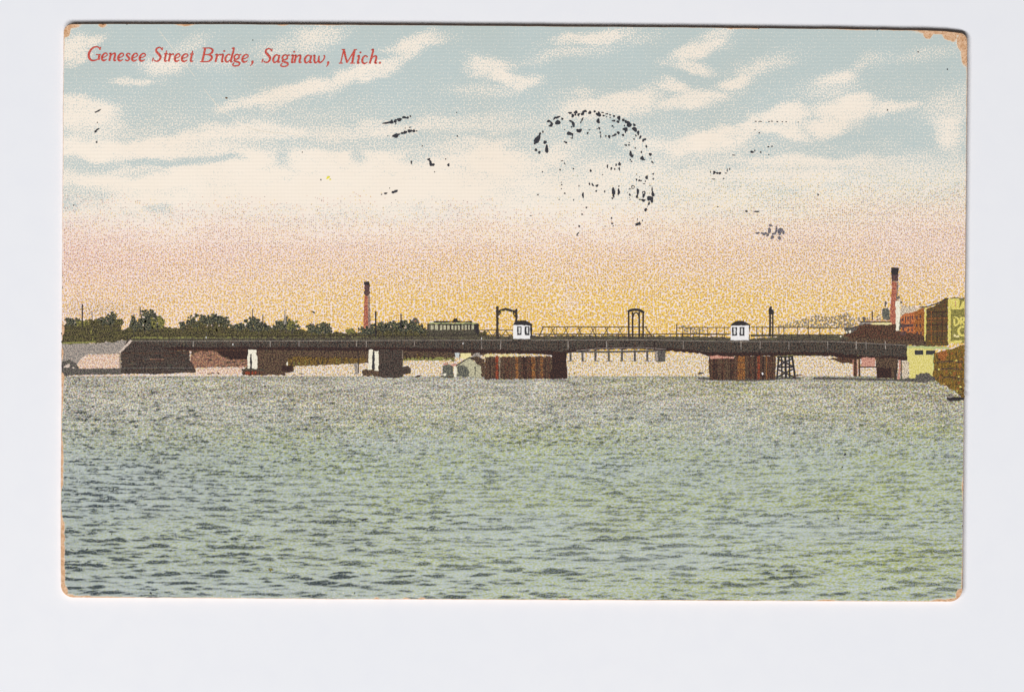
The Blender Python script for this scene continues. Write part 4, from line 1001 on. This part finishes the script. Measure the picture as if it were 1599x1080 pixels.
for i in range(46):
    y = random.uniform(546, 616); x = random.uniform(float(np.interp(y, [546, 560, 592, 604, 616], [1480, 1460, 1459, 1480, 1498])), 1503.5)
    Ink(8).blob(x, y, random.uniform(.8, 2.6), random.uniform(.6, 1.8), random.uniform(-20, 20), 8, .3).build('timber_end', M[random.choice(['yellow', 'deep', 'brown', 'orange_brown', 'leaf_yellow', 'deep', 'pile_orange', 'sign_green'])], ti)
bt = empty('printed_rowboat', card, 'dark boat stern poking in at the right edge')
one('hull', 'black', bt, 7, [(1478, 620), (1486, 619), (1498, 620.6), (1504.6, 620), (1504.4, 625), (1484, 625.6), (1479, 624)], .5)
Ink(8).blob(1484, 619, 5, 1.4).build('gunwale', M['grey_bank'], bt)
wf = empty('printed_wharf', card, 'red and brown wharf posts under the right end of the deck')
one('ledge', 'brown_red', wf, 4, [(1292, 561), (1300, 558.6), (1334, 559), (1334, 566.6), (1312, 566.4), (1304, 562.6)], .5)
for x, w in ((1335, 5), (1341.6, 3)): bar('post', 'brown_red', wf, 4, [(x, 559), (x + .3, 587.6)], w)
for x in (1332, 1338.6): bar('post_highlight', 'pink_wood', wf, 5, [(x, 561), (x, 586)], 1.2)
one('red_panel', 'pink_wood', wf, 4, [(1344.6, 558), (1366, 558), (1366, 572.6), (1344.6, 572.6)], .4)
bar('beam', 'black', wf, 5, [(1343, 573), (1368, 573)], 1.6)
one('block', 'brown', wf, 4, [(1367.6, 558.6), (1402, 558.6), (1402, 575), (1396, 590.6), (1368.6, 590.4)], .4)
one('block_shade', 'deep', wf, 5, [(1369, 574), (1392, 575), (1391, 590), (1369, 590)], .6)
one('pile', 'steel', wf, 5, [(1396, 576), (1401, 575), (1400, 592), (1396, 592)], .3)
Ink(6).line([(1404.6, 562, 3), (1404.8, 575, 2.6), (1402.4, 592, 4)], 3).build('pile', M['pink_wood'], wf)
one('pile', 'speckle', wf, 6, [(1410, 563), (1416, 562.6), (1418.6, 568), (1417, 591), (1408.4, 591)], .4)
bar('pile', 'black', wf, 6, [(1407, 563), (1407, 591)], 1.6)
Ink(3).line([(1270, 590.6), (1310, 591), (1350, 592), (1400, 593), (1420, 594)], 3.2).line([(1420, 594), (1448, 597)], 2.2).build('printed_shadow_line', M['dark_bank'], card)

# ------------------------------------------------------------------ caption
GL = {
 'e': [[(.18, 5.4, 1.4), (.6, 6.4, 1.4), (.95, 9.3, 1.7), (.8, 12, 1.9), (.45, 11.5, 2.2), (.12, 7, 3), (.12, 2.5, 3), (.4, .6, 2.4), (.88, 2.6, 1.2)]],
 'n': [[(.02, 11, 1.2), (.26, 12.2, 2.2), (.22, 8, 2.8), (.08, .2, 2.8)], [(.15, 6, 1.2), (.5, 11, 1.6), (.78, 12, 2.4), (.82, 9, 2.8), (.7, 1.5, 2.8), (.98, 1.2, 1.2)]],
 's': [[(.95, 10.2, 2.2), (.6, 12.2, 1.6), (.3, 10.2, 2.4), (.5, 7, 2.8), (.78, 4, 2.6), (.5, .6, 1.6), (.05, 2.2, 2.2)]],
 'r': [[(.02, 11, 1.2), (.35, 12.2, 2.2), (.3, 8, 2.8), (.1, .2, 2.8)], [(.22, 6, 1.2), (.6, 11.3, 1.6), (.98, 11.3, 2.8)]],
 't': [[(.75, 17.4, 1.4), (.5, 9, 2.8), (.3, 2.4, 2.8), (.5, .5, 2), (.88, 1.8, 1.2)], [(.1, 12, 1.5), (1.05, 12.3, 1.5)]],
 'i': [[(.1, 11.2, 1.2), (.6, 12.2, 2.4), (.45, 6, 2.8), (.3, 1, 2.6), (.75, 1.2, 1.2)], [(.86, 16, 1.2), (.9, 17.4, 3.2), (.94, 18.8, 1.2)]],
 'd': [[(.62, 10.5, 1.5), (.4, 12.3, 2), (.1, 8, 2.8), (.08, 2.5, 2.8), (.28, .4, 1.8), (.58, 4, 1.4)], [(.74, 21, 1.2), (.98, 22, 2.4), (.8, 11, 2.8), (.64, 1.5, 2.8), (.84, 1, 1.2)]],
 'a': [[(.8, 10.5, 1.5), (.5, 12.3, 2), (.14, 8, 2.8), (.1, 2.5, 2.8), (.32, .4, 1.8), (.7, 4, 1.4)], [(.92, 12.2, 2.4), (.8, 6, 2.8), (.72, 1.2, 2.6), (1.02, 1.4, 1.2)]],
 'g': [[(.75, 10, 2), (.55, 12.4, 1.8), (.25, 10, 2.6), (.22, 6, 2.4), (.45, 4.6, 1.8), (.72, 7, 2.4), (.75, 10, 2)], [(.72, 11.4, 1.6), (1.0, 12.2, 2)], [(.3, 5, 1.6), (.18, 2.5, 2), (.5, 1, 2.6), (.8, -1, 2.6), (.7, -4.5, 2), (.3, -5.8, 1.8), (.02, -4, 2), (.2, -.5, 1.6)]],
 'w': [[(.02, 11, 1.2), (.15, 12, 2.4), (.12, 5, 2.8), (.2, .8, 2.4), (.4, 3, 1.4), (.52, 11.5, 2.4)], [(.5, 10, 2), (.48, 4, 2.8), (.58, .8, 2.2), (.82, 4, 1.6), (.97, 9.5, 2), (.9, 12.4, 1.8)]],
 'c': [[(.9, 10, 2.4), (.65, 12.3, 1.6), (.3, 10.5, 2.4), (.1, 5, 3), (.25, 1, 2.6), (.55, .4, 1.8), (.92, 2.6, 1.2)]],
 'h': [[(.25, 21, 1.2), (.5, 22, 2.4), (.3, 11, 2.8), (.08, .2, 2.8)], [(.2, 6, 1.2), (.55, 11.3, 1.6), (.82, 11.8, 2.4), (.85, 8, 2.8), (.72, 1.5, 2.8), (.98, 1.2, 1.2)]],
 'G': [[(.92, 17.6, 2), (.86, 20.6, 1.8), (.65, 22, 1.8), (.35, 19.5, 2.6), (.1, 12.5, 3.2), (.1, 5, 3.2), (.3, .8, 2.4), (.6, 1, 1.8), (.82, 3.2, 1.6)], [(.9, 9.5, 3), (.82, 1.5, 3)], [(.62, 9.8, 1.3), (1.0, 9.8, 1.3)], [(1.0, 21.8, 1.2), (.92, 17.2, 2.6)]],
 'S': [[(.98, 22, 1.4), (.9, 17.5, 2.2)], [(.92, 19, 1.6), (.68, 22, 1.8), (.4, 19.5, 2.6), (.4, 15.5, 3), (.62, 11.5, 3.4), (.78, 7, 3.2), (.65, 2, 2.4), (.4, .4, 1.8), (.15, 2.2, 1.6)], [(.12, 5.8, 2), (.0, .2, 1.4)]],
 'B': [[(.4, 21.5, 3), (.18, .5, 3)], [(.2, 21.8, 1.3), (.6, 21.8, 1.3)], [(.0, .4, 1.3), (.45, .4, 1.3)], [(.4, 21.6, 1.5), (.75, 21.6, 1.8), (.96, 19, 2.8), (.9, 14.5, 2.8), (.65, 11.8, 1.6), (.32, 11.6, 1.4)], [(.6, 11.6, 1.6), (.88, 9, 2.8), (.85, 4, 3), (.6, .8, 1.8), (.2, .6, 1.4)]],
 'M': [[(.27, 21.5, 1.8), (.1, .5, 1.8)], [(.27, 21.5, 3.2), (.45, 1, 2.4)], [(.45, 1, 1.6), (.88, 21.5, 2)], [(.87, 21.5, 3), (.73, .5, 3)], [(.15, 21.7, 1.3), (.35, 21.7, 1.3)], [(.0, .4, 1.3), (.22, .4, 1.3)], [(.85, 21.7, 1.3), (1.0, 21.7, 1.3)], [(.6, .4, 1.3), (.88, .4, 1.3)]],
 ',': [[(.75, 3.2, 1.2), (.72, 1.6, 3.4), (.6, -2.2, 1.8), (.1, -5.2, .8)]],
 '.': [[(.4, 3.4, 1.2), (.5, 1.7, 3.6), (.55, 0, 1.2)]]}
TEXT = [('G', 136.8, 157), ('e', 158, 167.4), ('n', 169.4, 181.4), ('e', 183.4, 193), ('s', 194.6, 203.6), ('e', 205, 214.8), ('e', 216.8, 227.2),
        ('S', 237.2, 254), ('t', 255, 261.4), ('r', 262, 271.4), ('e', 271.6, 281), ('e', 282.6, 293.4), ('t', 295.4, 302),
        ('B', 311.7, 332.4), ('r', 335, 345), ('i', 344, 350.4), ('d', 350.6, 365.2), ('g', 362.6, 376.4), ('e', 377, 387.6), (',', 389.4, 395.6),
        ('S', 408.4, 425), ('a', 425.2, 437), ('g', 437.6, 452), ('i', 453.4, 459.6), ('n', 458.2, 471), ('a', 474.4, 486.8), ('w', 488, 507), (',', 508.4, 513.4),
        ('M', 528.6, 557), ('i', 556, 563), ('c', 564, 574.4), ('h', 575.8, 589), ('.', 590.4, 595)]
random.seed(9)
cap = empty('printed_caption', card, 'red italic caption reading Genesee Street Bridge, Saginaw, Mich.')
for ch, x0, x1 in TEXT:
    base = 95.6 + (x0 - 137) * 4.6 / 440
    s = Ink(6)
    for st in GL[ch]:
        P = [(x0 + u * (x1 - x0) + .5, base - v, w * 1.12) for u, v, w in st]
        s.line(smooth(P, 5) if len(P) > 2 else P, 2, .06)
    s.build('letter', M['caption'], cap)

# ------------------------------------------------------------------ postmark and stray ink
def blots(parent, name, mat, ox, oy, k, items, layer=6, scale=.5):
    s = Ink(layer)
    for it in items:
        x, y, rx, ry = it[:4]; an = it[4] if len(it) > 4 else 0
        s.blob(ox + x / k, oy + y / k, max(rx / k * scale * 1.03, .45), max(ry / k * scale * 1.03, .45), an, 10, .24)
    return s.build(name, M[mat], parent)
K1 = 9.817
pm = empty('postmark', card, 'broken black circular postmark stamped across the sky')
blots(pm, 'postmark_arc', 'stamp', 820, 160, K1, [(185, 570, 90, 120, -25), (147, 630, 40, 36), (225, 487, 30, 56, -25), (272, 455, 24, 40), (305, 612, 50, 56, 20), (332, 718, 54, 112), (165, 730, 40, 46), (217, 770, 36, 46, 20),
    (360, 292, 66, 34), (405, 325, 36, 60, 20), (395, 355, 72, 40, 15), (500, 310, 74, 76), (490, 232, 90, 36, 8), (445, 255, 36, 26, 30), (568, 257, 32, 40), (690, 165, 66, 30, 8), (730, 208, 52, 50), (775, 155, 56, 52), (770, 190, 28, 34), (820, 190, 38, 50, -20), (880, 178, 50, 54), (905, 140, 60, 36, 20), (930, 140, 28, 34),
    (990, 160, 46, 52), (1065, 142, 32, 36), (1130, 195, 70, 56), (1130, 160, 30, 36), (1100, 178, 40, 30)])
blots(pm, 'postmark_lettering', 'stamp', 820, 160, K1, [(875, 265, 24, 66, -15), (852, 310, 22, 30), (735, 335, 46, 100, 28), (695, 288, 46, 30), (710, 380, 28, 22), (830, 440, 70, 62), (795, 425, 26, 34), (860, 425, 22, 34), (680, 480, 90, 56), (725, 505, 22, 56), (715, 550, 38, 20), (620, 615, 56, 28, -25), (605, 420, 14, 22), (985, 425, 28, 14), (957, 475, 26, 36), (1120, 290, 56, 70), (1135, 400, 26, 48), (1150, 465, 18, 48, 12), (1158, 522, 20, 46), (1105, 410, 18, 18), (605, 940, 14, 38, 25), (565, 898, 40, 12), (535, 1035, 20, 34, 15), (738, 1020, 24, 24), (1003, 1050, 34, 34, 30)])
blots(pm, 'postmark_arc', 'stamp', 920, 160, K1, [(205, 160, 40, 20), (270, 180, 44, 18), (320, 195, 36, 18), (380, 215, 30, 38), (220, 207, 44, 22), (265, 222, 18, 18), (320, 238, 22, 18), (455, 245, 54, 64), (440, 300, 44, 42), (520, 275, 38, 50), (565, 300, 50, 46), (610, 340, 82, 84), (690, 350, 42, 42), (695, 415, 66, 84, 30), (750, 470, 42, 66), (715, 512, 34, 22, -35), (783, 535, 30, 58, -15), (850, 570, 50, 34, 15), (825, 590, 34, 38), (875, 678, 30, 44), (935, 800, 40, 54, 25), (968, 920, 22, 50, 30), (945, 860, 14, 14)])
blots(pm, 'postmark_lettering', 'stamp', 920, 160, K1, [(375, 285, 54, 30), (355, 365, 26, 26), (375, 385, 16, 18), (540, 360, 22, 26), (555, 415, 82, 52), (555, 455, 22, 38), (518, 503, 40, 40), (445, 470, 44, 48), (385, 505, 84, 34, 18), (305, 527, 42, 46), (255, 520, 22, 34, -15), (800, 765, 26, 36, 15), (812, 860, 54, 70), (850, 882, 26, 18), (705, 703, 20, 30, -15), (565, 660, 28, 30), (608, 658, 24, 28), (612, 622, 18, 16), (545, 655, 22, 10), (685, 565, 26, 22), (640, 800, 46, 104, 25), (655, 825, 46, 42), (628, 882, 20, 26), (648, 908, 22, 22), (280, 980, 26, 54), (338, 1015, 32, 42), (392, 1025, 22, 30), (412, 960, 26, 34), (465, 945, 38, 66), (460, 1020, 26, 52)])
blots(pm, 'postmark_lettering', 'stamp', 820, 260, K1, [(265, 85, 18, 22), (555, 245, 14, 14), (560, 282, 20, 20), (556, 343, 18, 18), (607, 414, 26, 26), (825, 300, 20, 24), (985, 270, 26, 40, 20), (1035, 283, 26, 52, 35), (1100, 297, 44, 38), (1088, 380, 26, 28), (195, 436, 24, 24), (520, 510, 18, 14), (742, 515, 14, 26), (885, 440, 26, 100, 4), (937, 632, 24, 32), (872, 735, 24, 26), (828, 915, 28, 30), (85, 757, 26, 14), (800, 1040, 22, 50, -20), (820, 1020, 14, 22)])
blots(pm, 'postmark_lettering', 'stamp', 920, 260, K1, [(205, 127, 18, 16), (725, 205, 22, 38), (768, 217, 34, 30), (795, 223, 24, 22), (725, 122, 16, 16), (770, 165, 14, 14), (880, 170, 46, 54), (860, 230, 22, 22), (840, 268, 38, 12), (237, 385, 20, 34), (372, 385, 54, 108), (372, 450, 28, 70), (355, 490, 28, 30), (450, 390, 42, 94), (455, 305, 20, 26), (650, 312, 16, 36), (692, 318, 16, 26), (668, 338, 34, 14), (670, 298, 34, 14), (620, 348, 34, 16), (587, 400, 14, 14), (622, 435, 24, 44, 25), (615, 480, 14, 14), (628, 508, 14, 14), (745, 390, 38, 108, -6), (735, 465, 28, 46), (720, 465, 14, 38), (775, 508, 38, 18), (818, 402, 14, 34), (852, 410, 22, 60), (836, 386, 34, 14), (832, 450, 40, 70), (828, 522, 66, 40), (342, 793, 24, 34, -30), (352, 876, 34, 26), (365, 912, 16, 20), (243, 920, 18, 16), (740, 885, 58, 46), (775, 878, 30, 50), (718, 900, 24, 26), (738, 812, 14, 30), (815, 830, 18, 26)])
blots(pm, 'postmark_arc', 'stamp', 920, 260, K1, [(980, 117, 26, 30), (980, 192, 24, 28), (932, 295, 18, 18), (925, 490, 100, 62), (960, 515, 50, 84), (975, 425, 46, 90), (963, 350, 22, 70), (915, 570, 28, 58, -15), (890, 618, 12, 12), (865, 665, 36, 62, -25)])
K2 = 7.715
cs = empty('cancellation_mark', card, 'broken wavy cancellation strokes left of the postmark')
for its in ([(115, 170, 110, 24, 10), (165, 160, 50, 46), (210, 150, 34, 48), (258, 133, 56, 44), (320, 108, 60, 28), (362, 108, 26, 26), (392, 92, 22, 22), (217, 183, 14, 18)],
            [(212, 328, 76, 48, 15), (245, 315, 48, 24, 15), (300, 296, 54, 26, 10), (330, 285, 42, 42), (385, 270, 54, 42), (435, 270, 42, 30), (468, 270, 14, 18), (388, 226, 26, 14), (330, 236, 14, 12)],
            [(200, 1000, 60, 28, 20), (222, 990, 38, 30), (185, 1008, 34, 30), (95, 1020, 38, 22, 15), (45, 1032, 16, 14), (142, 957, 12, 10)],
            [(404, 648, 22, 42), (615, 612, 34, 30), (632, 645, 28, 58, 20), (640, 672, 46, 34), (670, 675, 30, 34), (818, 607, 14, 18), (850, 678, 30, 34), (683, 762, 13, 13), (958, 332, 17, 18), (535, 450, 18, 14), (120, 328, 10, 10), (950, 48, 16, 10)]):
    blots(cs, 'ink_stroke', 'stamp', 590, 170, K2, its)
cr = empty('cancellation_mark', card, 'faint dotted cancellation traces right of the postmark')
for its in ([(485, 54, 15, 8), (523, 55, 30, 7), (598, 55, 18, 7), (622, 53, 18, 8), (668, 56, 18, 9), (710, 57, 14, 7), (742, 57, 14, 7)],
            [(455, 312, 34, 18), (477, 300, 13, 13), (527, 313, 15, 13), (592, 268, 18, 10), (622, 264, 17, 10), (300, 338, 26, 8), (595, 335, 10, 9), (480, 125, 9, 8), (515, 150, 16, 10)],
            [(135, 485, 22, 28), (105, 480, 8, 18), (160, 490, 26, 14), (183, 490, 26, 18), (235, 490, 18, 8), (245, 465, 8, 26), (265, 455, 8, 22), (130, 540, 30, 7), (215, 535, 18, 8)],
            [(407, 811, 22, 18), (493, 814, 42, 12), (165, 774, 18, 7)]):
    blots(cr, 'ink_stroke', 'stamp', 1090, 180, 5.4, its)
blots(card, 'ink_smudge', 'stamp_grey', 1090, 180, 5.4, [(610, 930, 38, 14, -20), (600, 975, 26, 46), (560, 1000, 38, 26), (500, 995, 34, 18), (690, 980, 44, 56), (660, 965, 18, 56), (720, 990, 22, 30), (625, 1030, 30, 30), (685, 1035, 26, 30), (640, 1000, 38, 18), (585, 1010, 26, 22), (535, 995, 20, 12)])['label'] = 'small grey smudge of stamp ink low in the sky'
blots(card, 'ink_speck', 'stamp', 80, 20, 2.843, [(210, 436, 24, 7, 30), (198, 442, 9, 7), (205, 520, 22, 7, 32), (197, 528, 11, 10), (205, 488, 5, 5), (202, 575, 9, 8, -30), (1197, 742, 6, 6), (100, 855, 6, 6), (1115, 620, 5, 5), (895, 123, 5, 5)])
blots(card, 'ink_speck', 'stamp', 80, 600, 2.22, [(1088, 467, 22, 5, 15), (1080, 470, 8, 6), (205, 510, 8, 5), (210, 518, 4, 6), (72, 572, 12, 3, -20), (125, 570, 12, 4, 30), (165, 546, 10, 3), (190, 537, 12, 3, 30), (1303, 347, 6, 6), (1292, 502, 5, 5), (345, 722, 8, 7), (302, 37, 5, 5), (1052, 722, 5, 5)])
blots(card, 'ink_speck', 'stamp', 800, 600, 2.161, [(1122, 236, 7, 8), (1446, 142, 4, 4), (937, 650, 2, 24), (945, 640, 8, 2), (893, 626, 8, 5), (1100, 452, 8, 4, -20), (1112, 280, 7, 4, 30)])
blots(card, 'ink_speck', 'stamp', 1000, 20, 2.843, [(1096, 433, 6, 6), (788, 808, 8, 8), (1232, 175, 6, 6), (1362, 252, 6, 6), (700, 486, 4, 5)])
Ink(6).blob(353.6, 153.4, 1.7, 1.5).build('brown_spot', M['spot_brown'], card)
Ink(6).blob(512.4, 277.6, 3.4, 1.7, 20).blob(515.6, 280.4, 1.5, 1).build('yellow_spot', M['spot_yellow'], card)
Ink(6).blob(422.4, 888.6, 3.4, 2.6, 20).build('yellow_spot', M['leaf_yellow'], card)
# chips knocked out of the rim, where the dark picture reaches the edge
for pts in ([(96.9, 506.5), (98.6, 507.6), (100.6, 511), (101.3, 515), (100.4, 520), (98.6, 524), (96.8, 525)], [(96.7, 543), (98.4, 545), (99.4, 550), (99.2, 556), (98, 561), (96.6, 562)], [(96.5, 581), (98.8, 582), (100.6, 586), (100.2, 592), (98.8, 598), (96.4, 604)]):
    Ink(8).poly(pts, .25).build('worn_chip', board_mat, card)
# creases in the card face
for P in ([(246, 44, .5), (262, 66, 1), (286, 96, .9), (304, 120, .8)], [(318, 138, .6), (332, 156, 1.2), (346, 172, .8), (366, 186, .7)], [(384, 198, .8), (402, 204, 1.8), (424, 207, 1.5), (452, 209, .8), (474, 215, .9), (486, 219, .4)], [(104, 296, .5), (124, 305, 1.4), (152, 315, 1.2), (186, 327, .6), (218, 341, 1.5), (236, 349, .5)]):
    Ink(.4).line(smooth(P, 5), 1).build('crease', M['crease'], card)
